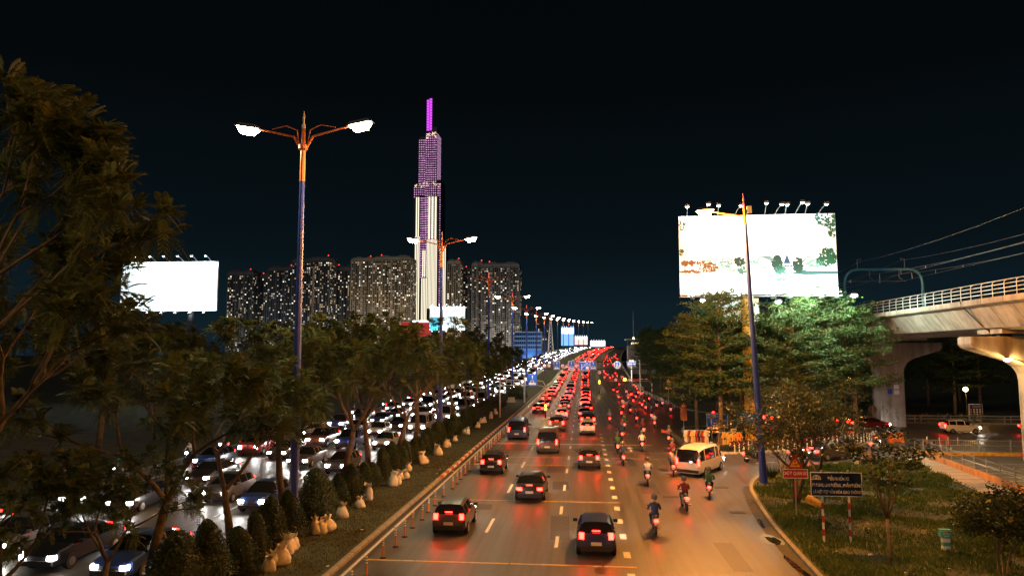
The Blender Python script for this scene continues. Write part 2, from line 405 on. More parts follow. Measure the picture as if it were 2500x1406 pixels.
PATCH = mat('asphalt_patch', (0.022, 0.021, 0.020), 0.55, var=0.35, scale=3, bump=0.3); TAR = mat('tar_seam', (0.010, 0.010, 0.010), 0.4)
_r = random.Random(12)
for k in range(22):
    x = _r.uniform(-8, 8); y = 26 + 70 * _r.random() ** 1.3; w = _r.uniform(0.5, 1.5); l = _r.uniform(0.8, 5.0)
    b = MB(); b.poly([(-w / 2, -l / 2, 0), (w / 2, -l / 2 + _r.uniform(-.1, .1), 0), (w / 2 + _r.uniform(-.1, .1), l / 2, 0), (-w / 2, l / 2 + _r.uniform(-.1, .1), 0)]); b.build('asphalt_patch', PATCH, road_r, (x, y, 0.0028 + 0.00008 * k), rotz=_r.uniform(-0.04, 0.04))
for k in range(26):
    x = _r.uniform(-9, 9); y = 25 + 60 * _r.random() ** 1.3; p = Vector((x, y, 0.0052)); a = _r.choice((1.57, 1.57, 0.0)) + _r.uniform(-.3, .3); b = MB(); pts = [p.copy()]
    for _ in range(_r.randint(5, 14)): a += _r.uniform(-.45, .45); a = a * 0.9 + (1.57 if a > 0.8 else 0) * 0.1; p = p + Vector((math.cos(a), math.sin(a), 0)) * _r.uniform(.25, .55); pts.append(p.copy())
    for u, v in zip(pts[:-1], pts[1:]):
        d = (v - u).normalized(); nn = Vector((-d.y, d.x, 0)) * _r.uniform(.012, .03); b.quad(u - nn, v - nn, v + nn, u + nn)
    b.build('tar_seam', TAR, road_r)
for k in range(16):
    b = MB(); n_ = 14; rr_ = _r.uniform(.15, .5); b.poly([(rr_ * _r.uniform(.7, 1.2) * math.cos(6.283 * q / n_), rr_ * 1.6 * _r.uniform(.7, 1.2) * math.sin(6.283 * q / n_), 0) for q in range(n_)]); b.build('oil_stain', mat('oil_stain', (0.012, 0.011, 0.010), 0.35), road_r, (_r.choice((-6.7, -3.1, 0.2, 3.6, 6.0)) + _r.uniform(-.4, .4), _r.uniform(27, 70), 0.0066 + 0.00006 * k))
# drain grates in the junction
GRATE = mat('cast_iron', (0.05, 0.045, 0.04), 0.6, 0.6)
for x, y, w in ((5.3, 45.4, 1.1), (8.4, 41.4, 0.8), (8.9, 48.9, 0.9), (4.6, 67.5, 1.0)):
    b = MB(); b.box((0, 0, 0.006), (w, 0.55, 0.012))
    for k in range(9): b.box((-w / 2 + w * (k + 0.5) / 9, 0, 0.016), (0.03, 0.5, 0.01))
    tag(b.build('drain_grate', GRATE, None, (x, y, 0)), 'flat iron drain grate set in the junction asphalt, %s' % {5.3: 'in the middle', 8.4: 'near the right gutter', 8.9: 'by the slip road mouth', 4.6: 'far left by the arrows'}[x], 'drain grate', 'drain grates in the junction')

# park on the right: turf, kerb, gutter, footpath, low wall
PK = smooth_chain([(8.3, 4), (8.6, 20), (9.0, 30), (9.45, 38.7), (10.2, 45.5), (10.6, 48.4), (11.5, 51.4), (12.9, 54.0), (16, 57.0), (21.5, 60.5), (26.0, 62.8)], 5)
TURF = mat('park_turf', (0.030, 0.045, 0.012), 0.95, var=0.55, scale=0.55, bump=0.8, bscale=18, col2=(0.060, 0.062, 0.020))
mb = MB(); inner = [(p.x + 0.22, p.y - (0.18 if p.y > 54 else 0)) for p in PK]
mb.poly([(x, y, 0.12) for x, y in inner] + [(24.5, 47, 0.12), (24.0, 4, 0.12)][0:2])
park = struct(mb.build('park_turf', TURF))
def kerb_chain(pts, name, m, w=0.2, h=0.15, closed=False):
    root = struct(bpy.data.objects.new(name, None)); COL.objects.link(root)
    P = pts + ([pts[0]] if closed else [])
    acc = []; 
    for a, b in zip(P[:-1], P[1:]):
        d = (b - a); n = max(1, round(d.length / 0.95))
        for k in range(n):
            acc.append((a + d * (k / n), a + d * ((k + 1) / n)))
    for a, b in acc:
        d = b - a; ang = math.atan2(d.y, d.x); bb = MB(); bb.box((0, 0, h / 2 - 0.04), (d.length - 0.02, w, h + 0.08))
        c = (a + b) / 2; bb.build('kerb_stone', m, root, (c.x, c.y, 0), rotz=ang)
    return root
kerb_chain([p + Vector((0.1, 0, 0)) for p in PK], 'kerb', KERB)
mb = MB()
for a, b in zip(PK[:-1], PK[1:]):
    if b.y < 50: mb.quad((a.x - 0.55, a.y, 0.004), (a.x, a.y, 0.004), (b.x, b.y, 0.004), (b.x - 0.55 + max(0, b.y - 44) * 0.06, b.y, 0.004))
struct(mb.build('gutter', GUT))
PUD = mat('puddle_water', (0.012, 0.013, 0.013), 0.03, var=0.1, spec=0.8)
MILK = mat('spilled_paint', (0.13, 0.16, 0.17), 0.5, var=0.4, scale=4)
def blob(cx, cy, rx_, ry_, z, m, nm, ang=0, seed=0):
    r2 = random.Random(seed); b = MB(); pts = []
    ph = [r2.uniform(0, 6.28) for _ in range(3)]
    for k in range(28):
        t = 2 * math.pi * k / 28; f = 1 + 0.18 * math.sin(2 * t + ph[0]) + 0.12 * math.sin(3 * t + ph[1]) + 0.06 * math.sin(7 * t + ph[2])
        x = rx_ * f * math.cos(t); y = ry_ * f * math.sin(t)
        pts.append((x * math.cos(ang) - y * math.sin(ang), x * math.sin(ang) + y * math.cos(ang), 0))
    b.poly(pts); return b.build(nm, m, None, (cx, cy, z))
tag(blob(8.72, 35.6, 0.42, 1.15, 0.008, MILK, 'dried_spill', 0.08, 3), 'pale bluish dried spill on the asphalt by the gutter', 'spill')
tag(blob(8.80, 35.4, 0.24, 0.85, 0.012, PUD, 'puddle', 0.05, 4), 'small dark puddle in the pale spill beside the kerb', 'puddle')
tag(blob(8.66, 31.0, 0.17, 1.7, 0.010, PUD, 'puddle', 0.05, 5), 'long wet strip in the gutter at the bottom of the frame', 'puddle')
tag(blob(9.05, 38.9, 0.15, 0.9, 0.010, PUD, 'puddle', -0.1, 6), 'thin wet patch in the gutter beyond the pale spill', 'puddle')

mb = MB(); mb.prism([(26.1, 62.9), (24.52, 47), (24.02, 4), (26.3, 4), (26.95, 47.5), (28.45, 64.4)], -0.1, 0.14)
struct(mb.build('footpath', PAVE))
for k in range(1, 14):                             # joints of the footpath slabs
    y = 62 - 1.5 * k; f = (62 - y) / 15.0; b = MB(); b.box((24.9 + 1.35 * max(0, 1 - f) * 0.9 + 1.1, y, 0.142), (2.3, 0.03, 0.006)); b.build('slab_joint', GUT, bpy.data.objects['footpath'])
wall = thing('low_wall', 'low stained orange wall along the footpath with posts on top', 'wall', (28.6, 64.5, 0))
W0 = Vector((0, 0, 0)); W1 = Vector((-1.6, -17, 0)); W2 = Vector((-2.2, -60, 0))
b = MB()
for a, c in ((W0, W1), (W1, W2)):
    d = c - a; ang = math.atan2(d.y, d.x); b.box((a + c) / 2 + Vector((0, 0, 0.26)), (d.length, 0.22, 0.62), ang)
b.build('wall_body', ORANGE_WALL, wall)
pm = MB(); pm.tube([(0, 0, 0), (0, 0, 0.92)], 0.045, 8); pm.lathe([(0.02, 0.88), (0.075, 0.92), (0.075, 0.97), (0.0, 1.03)], n=8)
PMESH = pm.mesh('post', STEEL)
pts = []
for k in range(16):
    s = k * 1.95; p = W0.lerp(W1, s / 17.07) if s < 17.07 else W1.lerp(W2, (s - 17.07) / 43); pts.append(p); put('post', PMESH, wall, p + Vector((0, 0, 0.57)))
for h in (0.45, 0.85):
    b = MB(); b.tube([p + Vector((0, 0, 0.57 + h)) for p in pts], 0.018, 6); b.build('rail', STEEL, wall)
# street fence across the car park's end
fence = thing('mesh_fence', 'long grey wire mesh fence on a yellow kerb at the car park', 'fence', (28.6, 66.3, 0))
b = MB(); b.box((8, 0, 0.13), (16.2, 0.3, 0.26)); b.build('kerb_base', mat('yellow_kerb_paint', (0.45, 0.27, 0.05), 0.8, var=0.4), fence)
fp = MB(); fp.box((0, 0, 0.80), (0.09, 0.09, 1.15)); FPM = fp.mesh('post', STEEL)
for k in range(7): put('post', FPM, fence, (0.1 + 2.62 * k, 0, 0.0))
b = MB()
for k in range(1, 105): b.box((k * 0.152, 0, 0.80), (0.014, 0.014, 1.0))
stuff(b.build('mesh_wires', STEEL, fence))
for z in (0.34, 0.85, 1.28):
    b = MB(); b.box((7.95, 0, z), (15.8, 0.04, 0.045)); b.build('rail', STEEL, fence)

# traffic island between the slip road and the side street
ISL = smooth_chain([(11.2, 66.6), (12.6, 65.2), (16, 66.4), (20, 68.4), (24, 71.2), (28, 74.6), (30, 77.4), (29, 79.4), (25, 82.5), (20, 85.6), (14.5, 87.8), (11.6, 86.5), (11.0, 80), (11.0, 72)], 4)
mb = MB(); mb.poly([(p.x, p.y, 0.14) for p in ISL]); struct(mb.build('traffic_island', MEDIAN))
kerb_chain(ISL[:-1], 'kerb', KERB_W, 0.22, 0.17, True)
# wooded ground beyond the side street and beside the climbing road
FAR = smooth_chain([(15.2, 175), (15.0, 135), (15.6, 119), (19, 108.5), (25, 101), (33, 97.2), (60, 95.5), (95, 95)], 5)
mb = MB(); mb.poly([(p.x, p.y, 0.12) for p in FAR] + [(95, 330, 0.12), (15.2, 330, 0.12)]); struct(mb.build('wooded_ground', GROUND))
kerb_chain(FAR[4:], 'kerb', KERB, 0.2, 0.15)
# gore between main lanes and the motorbike lanes
mb = MB(); ys = list(range(160, 640, 16)); ribbon(mb, 3.6, 5.0, 0.14, ys); skirt(mb, 3.6, 0.14, ys, 0); skirt(mb, 5.0, 0.14, ys, 0)
struct(mb.build('gore_strip', KERB))
# parapets of the bridge approach
PAR = concrete_mat('parapet_concrete', (0.42, 0.40, 0.37), 0.4)
for x in (-34.1, 14.3):
    mb = MB(); ys = list(range(175, 940, 15))
    for a, c in zip(ys[:-1], ys[1:]):
        for dx, z0, z1 in ((0, -0.3, 0.75),):
            p = [road(x - 0.15, a, z1), road(x + 0.15, a, z1), road(x + 0.15, c, z1), road(x - 0.15, c, z1)]
            q = [road(x - 0.15, a, z0), road(x + 0.15, a, z0), road(x + 0.15, c, z0), road(x - 0.15, c, z0)]
            mb.quad(*p); mb.quad(q[0], q[3], p[3], p[0]); mb.quad(q[1], p[1], p[2], q[2])
    tag(mb.build('bridge_parapet', PAR), 'pale concrete parapet along the %s edge of the climbing bridge road' % ('left' if x < 0 else 'right'), 'parapet')

# ================================================================== SKYLINE
DGLASS = mat('dark_window_glass', (0.012, 0.014, 0.018), 0.15, var=0.1)
WIN_A = glow('window_warm', (1.0, 0.72, 0.42), 0.55); WIN_B = glow('window_white', (0.95, 0.95, 0.85), 0.8); WIN_C = glow('window_dim', (1.0, 0.74, 0.48), 0.16)
WIN_D = glow('window_bright', (1.0, 0.90, 0.70), 1.7)
HOUSING = mat('lamp_housing', (0.10, 0.10, 0.10), 0.5, 0.4)
FAC = [mat('facade_dark', (0.15, 0.15, 0.16), 0.8, scale=0.02), mat('facade_beige', (0.52, 0.45, 0.36), 0.8, scale=0.02), mat('facade_grey', (0.38, 0.36, 0.35), 0.8, scale=0.02)]
BEACON = glow('beacon_red', (1.0, 0.05, 0.03), 3.0)
def tower_block(x0, x1, y0, dep, h, tone, lit, seed, label, fh=3.35, cw=3.1, steps=()):
    r = random.Random(seed); w = x1 - x0
    t = thing('apartment_tower', label, 'apartment building', ((x0 + x1) / 2, y0 + dep / 2, -0.3), 0, 'apartment towers on the skyline')
    b = MB(); b.box((0, 0, h / 2), (w, dep, h)); b.build('wall', FAC[tone], t)
    # rooftop: parapet, plant rooms, beacon
    b = MB(); b.box((0, 0, h + 1.2), (w * 0.92, dep * 0.9, 2.4))
    for k in range(2): b.box((w * (-0.25 + 0.5 * k), 0, h + 3.6), (w * 0.22, dep * 0.5, 2.6))
    b.build('roof', FAC[tone], t)
    b = MB(); b.lathe([(0.1, 0), (0.9, 0.3), (0.9, 1.2), (0.1, 1.6)], (w * 0.32 * (1 if seed % 2 else -1), -dep * 0.3, h + 4.9), 8); b.build('beacon', BEACON, t)
    # piers that stand proud of the facade, and flat dark strips in place of recesses
    nb = max(2, round(w / 14))
    for k in range(nb + 1):
        b = MB(); b.box((-w / 2 + w * k / nb, -dep / 2 - 0.5, h / 2 - 0.4), (1.1, 1.4, h - 1)); b.build('pier', FAC[tone], t)
    for k in range(nb):
        b = MB(); b.box((-w / 2 + w * (k + 0.5) / nb, -dep / 2 - 0.06, h / 2 - 2), (1.5, 0.1, h - 5)); b.build('shaft', DGLASS, t)
    nf = int((h - 6) / fh)
    b = MB()
    for f in range(nf + 1):
        b.box((0, -dep / 2 - 0.35, 3 + f * fh - 0.15), (w - 0.4, 0.66, 0.42)); b.box((w / 2 + 0.3, 0, 3 + f * fh - 0.15), (0.58, dep - 0.4, 0.42))
    stuff(b.build('balcony_slabs', FAC[tone], t))
    b = MB()
    for side in (0, 1):
        L = w if side == 0 else dep; nc = max(3, int(L / cw))
        for f in range(nf):
            run = r.random()
            for c in range(nc):
                u0 = -L / 2 + L * (c + 0.16) / nc; u1 = -L / 2 + L * (c + 0.84) / nc
                z0 = 3 + f * fh + 0.65; z1 = z0 + 1.75
                q = r.random(); p = lit * (0.6 + 0.8 * mnoise.noise(Vector((c * 0.35 + seed, f * 0.12, side * 5))) + 0.2)
                if q < p: mi = r.choice((1, 1, 1, 2, 3, 3, 3, 3, 4)) 
                else: mi = 0
                if mi == 0: du = 0
                else: du = (u1 - u0) * r.choice((0, 0.12, 0.3))
                if side == 0: y = -dep / 2 - 0.12; b.quad((u0, y, z0), (u1 - du, y, z0), (u1 - du, y, z1), (u0, y, z1), mi)
                else: x = w / 2 + 0.12; b.quad((x, u0, z0), (x, u1 - du, z0), (x, u1 - du, z1), (x, u0, z1), mi)
    stuff(b.build('windows', [DGLASS, WIN_A, WIN_B, WIN_C, WIN_D], t))
    if True:                                        # made-up projectors, added to brighten every facade
        b = MB(); b.box((0, -dep / 2 - 46, 9), (3, 2, 1.4)); b.box((0, -dep / 2 - 46, 4), (0.5, 0.5, 8.6)); b.build('added_facade_projector', HOUSING, t)
        light('AREA', 'facade_wash', t, (0, -dep / 2 - 46, 10.2), (9000, 22000, 16000)[tone] * w / 40, ((0.75, 0.9, 1.0), (1.0, 0.80, 0.55), (0.95, 0.92, 0.82))[tone], 2.0, aim=(0, -dep / 2, h * 0.55))
    return t
TB = [(-591, -548, 1130, 38, 146, 0, .26, 'dark apartment tower at the far left, right of the big white billboard'),
      (-547, -521, 1150, 40, 141, 0, .24, 'narrow dark apartment tower second from the left of the skyline'),
      (-519, -475, 1125, 40, 151, 0, .24, 'dark apartment tower just left of the tall blue lamp pole'),
      (-471, -437, 1110, 42, 162, 0, .28, 'tall dark apartment tower just right of the blue lamp pole'),
      (-436, -405, 1100, 42, 163, 0, .36, 'dark tower with bright top floor windows behind the grey pole'),
      (-404, -378, 1120, 36, 150, 0, .30, 'slim dark tower tucked against the left beige block'),
      (-369, -334, 1100, 44, 161, 1, .30, 'beige apartment tower, left of the pair of beige blocks'),
      (-332, -271, 1096, 40, 162, 1, .36, 'wide beige apartment block directly left of the tall spire'),
      (-217, -196, 1120, 40, 158, 1, .26, 'narrow beige tower directly right of the tall spire'),
      (-194, -176, 1140, 40, 147, 0, .22, 'narrow blue-dark tower second to the right of the spire'),
      (-175, -158, 1110, 40, 153, 2, .26, 'slim grey tower left of the wide right hand block'),
      (-157, -99, 1096, 42, 149, 2, .27, 'wide grey apartment block at the right end of the skyline')]
for k, (a, b_, y, d, h, tn, lt, lb) in enumerate(TB): tower_block(a, b_, y, d, h, tn, lt * 1.35, 11 + k, lb)
tower_block(-118, -84, 1700, 40, 88, 0, .22, 41, 'low distant dark tower beyond the steel lattice mast')

# the lit supertall
SPX, SPY = -273.0, 1262.0
st = thing('skyscraper', 'tall stepped spire tower lit purple above and white below', 'skyscraper', (SPX, SPY, -0.3))
TW = mat('skyscraper_cladding', (0.055, 0.045, 0.07), 0.35, 0.3, scale=0.03)
PUR = glow('purple_light', (0.62, 0.06, 0.85), 1.5); PUR_D = glow('purple_wash', (0.40, 0.05, 0.36), 0.15); PINK = glow('pink_dot_light', (1.0, 0.52, 0.92), 1.25); FINL = glow('white_fin_light', (1.0, 0.90, 0.66), 1.3)
TUBES = [(-282, -261, 411, 1240, 44), (-295.5, -281.5, 401, 1243, 40), (-303.5, -284, 311, 1241.5, 42), (-266, -253.5, 320, 1241, 42), (-300, -256, 292, 1239, 46), (-251.8, -245.0, 203, 1246, 26), (-286.2, -276, 145, 1236.6, 10)]
for x0, x1, h, y0, d in TUBES:
    b = MB(); b.box(((x0 + x1) / 2 - SPX, y0 + d / 2 - SPY, h / 2), (x1 - x0, d, h)); b.box(((x0 + x1) / 2 - SPX, y0 + d / 2 - SPY, h + 1.5), (x1 - x0 - 2, d - 2, 3)); b.build('tube', TW, st)
b = MB(); bd = MB()
r = random.Random(5)
def dots(x0, x1, z0, z1, y, dx=3.5, dz=4.2):
    n = max(2, round((x1 - x0) / dx)); z = z0
    while z < z1:
        bd.box(((x0 + x1) / 2 - SPX, y - 0.25 - SPY, z - 1.3), (x1 - x0 - 0.4, 0.3, 1.5))  # purple light on the cladding, put in as dim glowing bands
        for k in range(n):
            x = x0 + (x1 - x0) * (k + 0.5) / n; s = r.uniform(0.75, 1.25)
            b.box((x - SPX, y - 0.45 - SPY, z), (1.45 * s, 0.5, 1.1 * s))
        z += dz
dots(-282, -261, 214, 410, 1239.0); dots(-295.5, -282.2, 296, 399, 1242.6); dots(-303.5, -284.5, 292, 310, 1241.2); dots(-260.5, -253.5, 92, 318, 1240.6, 2.6)
dots(-290, -276.2, 146, 292, 1238.6, 3.0)
for k in range(46):                                 # lights on the right flank
    for j in range(5): b.box((-260.8 - SPX, 1244 + j * 7 - SPY, 296 + k * 2.5), (0.4, 1.2, 0.9))
stuff(b.build('dot_lights', PINK, st)); stuff(bd.build('purple_glow_bands', PUR_D, st))
def fins(x0, x1, z0, z1, y, n):
    for k in range(n):
        b = MB(); w = (x1 - x0) / (n * 1.9 - 0.9 if n > 1 else 1)
        b.box((x0 + w * (0.5 + 1.9 * k) - SPX, y - 0.5 - SPY, (z0 + z1) / 2), (w, 0.9, z1 - z0)); b.build('light_fin', FINL, st)
fins(-298, -292.5, 219, 291, 1239, 2); fins(-298.8, -290.8, 70, 219, 1238.4, 3)
fins(-275, -260.5, 213, 291, 1238.4, 3); fins(-277.2, -268.4, 90, 213, 1238.0, 4); fins(-267.2, -259, 90, 213, 1238.0, 4)
fins(-285, -279.8, 146, 194, 1238.3, 2); fins(-286, -276.4, 58, 144, 1236.2, 4); fins(-252.4, -244.6, 92, 202, 1245.6, 3)
b = MB(); b.box((-278.6 - SPX, 1258 - SPY, 445), (9.6, 9.6, 64)); b.box((-278.6 - SPX, 1258 - SPY, 478), (7, 7, 4)); b.build('mast_core', TW, st)
for k in range(13):
    for j in range(2):
        b = MB(); b.box((-281.2 + 5.2 * j - SPX, 1252.9 - SPY, 414 + 5.0 * k + (2.5 if j else 0)), (4.4, 0.5, 4.0)); b.build('mast_light_panel', PUR, st)
b = MB(); b.box((-280.7 - SPX, 1250 - SPY, 414), (4.5, 3, 2.2)); b.box((-266 - SPX, 1250 - SPY, 416), (9, 16, 9)); b.build('crown', TW, st)
b = MB()
for k in range(26): b.box((r.uniform(-281, -262) - SPX, 1238.4 - SPY, r.uniform(398, 410)), (1.6, 0.5, 1.2))
for k in range(22): b.box((r.uniform(-303, -254) - SPX, 1238.2 - SPY, r.uniform(308, 318)), (1.6, 0.5, 1.2))
stuff(b.build('sky_bar_lights', glow('amber_window', (1.0, 0.66, 0.40), 1.6), st))

# ================================================================== BILLBOARDS
BB_WHITE = mat('billboard_vinyl', (0.80, 0.82, 0.82), 0.55, var=0.03)
YCOL = mat('yellow_column_paint', (0.55, 0.32, 0.05), 0.5, var=0.3, scale=0.8)
LENS_C = glow('flood_lens', (0.80, 0.97, 1.0), 26.0)
HOUSING = mat('lamp_housing', (0.10, 0.10, 0.10), 0.5, 0.4)
def flood(parent, loc, aim, power, col=(0.80, 0.97, 1.0), size=0.34, root=None, lit=True):
    loc = Vector(loc); d = (Vector(aim) - loc).normalized(); q = d.to_track_quat('-Z', 'Y').to_euler()
    if root is not None:
        mid = (loc + Vector(root)) / 2 + Vector((0, -0.1, 0.15)); b = MB(); b.tube([root, mid, loc], 0.035, 6); b.build('arm', STEEL, parent)
    b = MB(); b.box((0, 0, 0.12), (size * 1.5, size * 1.1, 0.24), taper=0.7); h = b.build('flood_housing', HOUSING, parent, loc); h.rotation_euler = q
    if lit:
        b = MB(); b.lathe([(size * 0.55, 0.0), (size * 0.5, -0.07), (size * 0.3, -0.14), (0.01, -0.17)], n=12); l = b.build('lens', LENS_C, h, smooth=True)
        light('AREA', 'flood_light', h, (0, 0, -0.2), power, col, size)
    return h
bbd = thing('billboard', 'huge floodlit white billboard on a yellow column above the trees', 'billboard', (16.8, 74.9, 0.0))
b = MB(); b.lathe([(0.85, 0.0), (0.85, 0.1), (0.62, 0.12), (0.62, 14.6)], n=20); b.build('column', YCOL, bbd, smooth=False)
X0, X1, Z0, Z1 = 9.9 - 16.8, 25.5 - 16.8, 14.78, 22.93
for i in range(4):                                  # four vinyl sheets side by side
    b = MB(); a = X0 + (X1 - X0) * i / 4; c = X0 + (X1 - X0) * (i + 1) / 4; b.box(((a + c) / 2, -0.80, (Z0 + Z1) / 2), (c - a - 0.006, 0.08, Z1 - Z0)); b.build('panel', BB_WHITE, bbd)
b = MB()
for k in range(9):
    x = X0 + 0.3 + (X1 - X0 - 0.6) * k / 8; b.box((x, -0.55, (Z0 + Z1) / 2), (0.14, 0.3, Z1 - Z0 - 0.2))
for z in (Z0 + 0.3, Z0 + 4, Z1 - 0.3): b.box(((X0 + X1) / 2, -0.35, z), (X1 - X0 - 0.2, 0.16, 0.2))
b.box((0, -0.1, Z0 + 0.05), (12, 0.5, 0.4)); b.build('steel_frame', DARK, bbd)
b = MB(); b.box(((X0 + X1) / 2, -1.35, Z0 - 0.25), (X1 - X0 + 0.2, 0.7, 0.05))
for k in range(14): x = X0 + (X1 - X0) * k / 13; b.box((x, -1.1, Z0 - 0.22), (0.06, 1.3, 0.08))
b.tube([(X0, -1.68, Z0 + 0.1), (X1, -1.68, Z0 + 0.1)], 0.02, 5); b.build('catwalk', STEEL, bbd)
for x0, x1 in ((-3.4, -0.66), (0.64, 1.15)):
    b = MB(); b.box(((x0 + x1) / 2, 0.2, 13.25), (x1 - x0, 0.06, 2.4)); b.build('lower_banner', BB_WHITE, bbd)
# faded picture printed on the vinyl: trees at the edges, a row of houses, a shore line
pr = random.Random(3)
def printed(name, col, shapes):
    m = mat('print_' + name, col, 0.6, var=0.25, scale=6); b = MB()
    for s in shapes: b.poly([(X0 + u * (X1 - X0), -0.846 - 0.002 * pr.random(), Z1 - v * (Z1 - Z0)) for u, v in s])
    b.build('print_' + name, m, bbd)
def blots(u, v, ru, rv, n, s):
    out = []; n = int(n * 1.9)
    for _ in range(n):
        a = pr.uniform(0, 6.28); q = math.sqrt(pr.random()); uu = u + ru * q * math.cos(a); vv = v + rv * q * math.sin(a)
        if not (0.002 < uu < 0.998 and 0.01 < vv < 0.99): continue
        k = pr.randint(4, 6); z = s * pr.uniform(0.4, 1.3); ph = pr.uniform(0, 6)
        pts = [(uu + z * pr.uniform(0.5, 1) * math.cos(ph + 6.28 * i / k) * 0.55, vv + z * pr.uniform(0.5, 1) * math.sin(ph + 6.28 * i / k)) for i in range(k)]
        out.append([(min(0.999, max(0.001, p[0])), p[1]) for p in reversed(pts)])
    return out
printed('leaves', (0.010, 0.075, 0.040), blots(0.97, 0.06, 0.10, 0.10, 60, 0.022) + blots(0.985, 0.2, 0.035, 0.1, 40, 0.018) + blots(0.95, 0.52, 0.06, 0.09, 60, 0.022) + blots(0.93, 0.6, 0.06, 0.06, 50, 0.024) + blots(0.02, 0.12, 0.03, 0.06, 26, 0.015) + blots(0.01, 0.46, 0.02, 0.05, 16, 0.016))
printed('haze_trees', (0.10, 0.26, 0.22), blots(0.30, 0.62, 0.04, 0.05, 30, 0.016) + blots(0.24, 0.57, 0.12, 0.02, 26, 0.012) + blots(0.46, 0.60, 0.05, 0.03, 20, 0.014) + blots(0.56, 0.67, 0.05, 0.012, 26, 0.010) + blots(0.86, 0.63, 0.05, 0.05, 50, 0.014) + blots(0.33, 0.71, 0.06, 0.03, 30, 0.011))
printed('lawn', (0.16, 0.34, 0.12), blots(0.64, 0.81, 0.035, 0.02, 30, 0.014) + blots(0.78, 0.79, 0.08, 0.02, 26, 0.012))
printed('dark_trees', (0.005, 0.035, 0.024), blots(0.625, 0.62, 0.032, 0.09, 60, 0.026) + blots(0.755, 0.64, 0.03, 0.09, 55, 0.024) + blots(0.385, 0.59, 0.035, 0.05, 40, 0.022) + blots(0.99, 0.54, 0.015, 0.02, 10, 0.02))
printed('bushes', (0.030, 0.12, 0.10), blots(0.64, 0.70, 0.035, 0.05, 40, 0.022) + blots(0.40, 0.70, 0.025, 0.05, 30, 0.018) + blots(0.65, 0.82, 0.03, 0.025, 26, 0.016) + blots(0.72, 0.80, 0.06, 0.03, 16, 0.012))
printed('brown_trees', (0.13, 0.055, 0.02), blots(0.035, 0.60, 0.02, 0.035, 26, 0.018) + blots(0.08, 0.60, 0.014, 0.03, 18, 0.016) + blots(0.17, 0.64, 0.05, 0.07, 60, 0.010) + blots(0.09, 0.71, 0.09, 0.018, 40, 0.016) + blots(0.2, 0.66, 0.05, 0.06, 60, 0.014) + blots(0.12, 0.60, 0.09, 0.02, 30, 0.012) + [[(0.03, 0.71), (0.034, 0.71), (0.034, 0.60), (0.03, 0.60)], [(0.078, 0.70), (0.082, 0.70), (0.082, 0.60), (0.078, 0.60)]])
printed('shore', (0.010, 0.065, 0.065), [[(0.70, 0.745), (0.80, 0.765), (0.999, 0.755), (0.999, 0.725), (0.9, 0.72), (0.82, 0.715), (0.78, 0.70), (0.76, 0.72)]] + [[(u, 0.755), (u, 0.755 + pr.uniform(0.01, 0.045)), (u + 0.004, 0.755 + 0.005), (u + 0.004, 0.755)] for u in [0.83 + 0.013 * k for k in range(12)]])
printed('roofs', (0.12, 0.19, 0.23), [[(0.49, 0.59), (0.525, 0.515), (0.60, 0.585), (0.585, 0.585), (0.525, 0.535), (0.50, 0.60)], [(0.53, 0.52), (0.58, 0.52), (0.615, 0.585), (0.60, 0.585)], [(0.78, 0.60), (0.815, 0.53), (0.86, 0.55), (0.85, 0.555), (0.815, 0.545), (0.79, 0.61)]])
printed('blue_roof', (0.006, 0.04, 0.12), [[(0.665, 0.62), (0.683, 0.53), (0.688, 0.49), (0.693, 0.53), (0.71, 0.62)], [(0.668, 0.655), (0.668, 0.64), (0.735, 0.64), (0.735, 0.655)]])
printed('posts', (0.02, 0.06, 0.08), [[(u, 0.77), (u + 0.006, 0.77), (u + 0.006, 0.655), (u, 0.655)] for u in (0.672, 0.69, 0.71, 0.726)] + [[(0.34, 0.75), (0.346, 0.75), (0.346, 0.66), (0.34, 0.66)], [(0.352, 0.75), (0.356, 0.75), (0.356, 0.66), (0.352, 0.66)]])
for k, px in enumerate((10.9, 12.45, 14.0, 15.5, 18.7, 20.3, 21.9, 23.3, 24.7)):
    x = px - 16.8
    flood(bbd, (x, -2.5, Z0 - 0.35), (x, -0.8, Z0 + 3.4), 95, root=(x, -1.4, Z0 - 0.25))
for k, px in enumerate((10.8, 12.4, 13.9, 15.6, 18.6, 19.6, 20.6, 21.6, 22.6, 23.9)):
    x = px - 16.8; hh = (0.7, 0.9, 0.75)[k % 3]
    flood(bbd, (x + (0.3 if k % 2 else -0.2), -2.4, Z1 + hh), (x, -0.8, Z1 - 3.6), 75, root=(x, -0.7, Z1))
for _x, _y, _z, _p in ((22.3, -5.2, -0.1, 5200), (18.9, -4.2, -1.2, 700), (11.9, -3.1, -0.9, 120), (26.2, -3.6, -0.6, 2200)):
    flood(bbd, (_x - 16.8, _y + 0.6, Z0 + _z + 0.2), (_x - 16.8, _y - 3, Z0 + _z - 8), 60, root=(_x - 16.8, -1.4, Z0 - 0.25), size=0.45)
    light('POINT', 'flood_spill', bbd, (_x - 16.8, _y + 0.3, Z0 + _z - 0.25), _p, (0.66, 1.0, 0.84), 0.3)

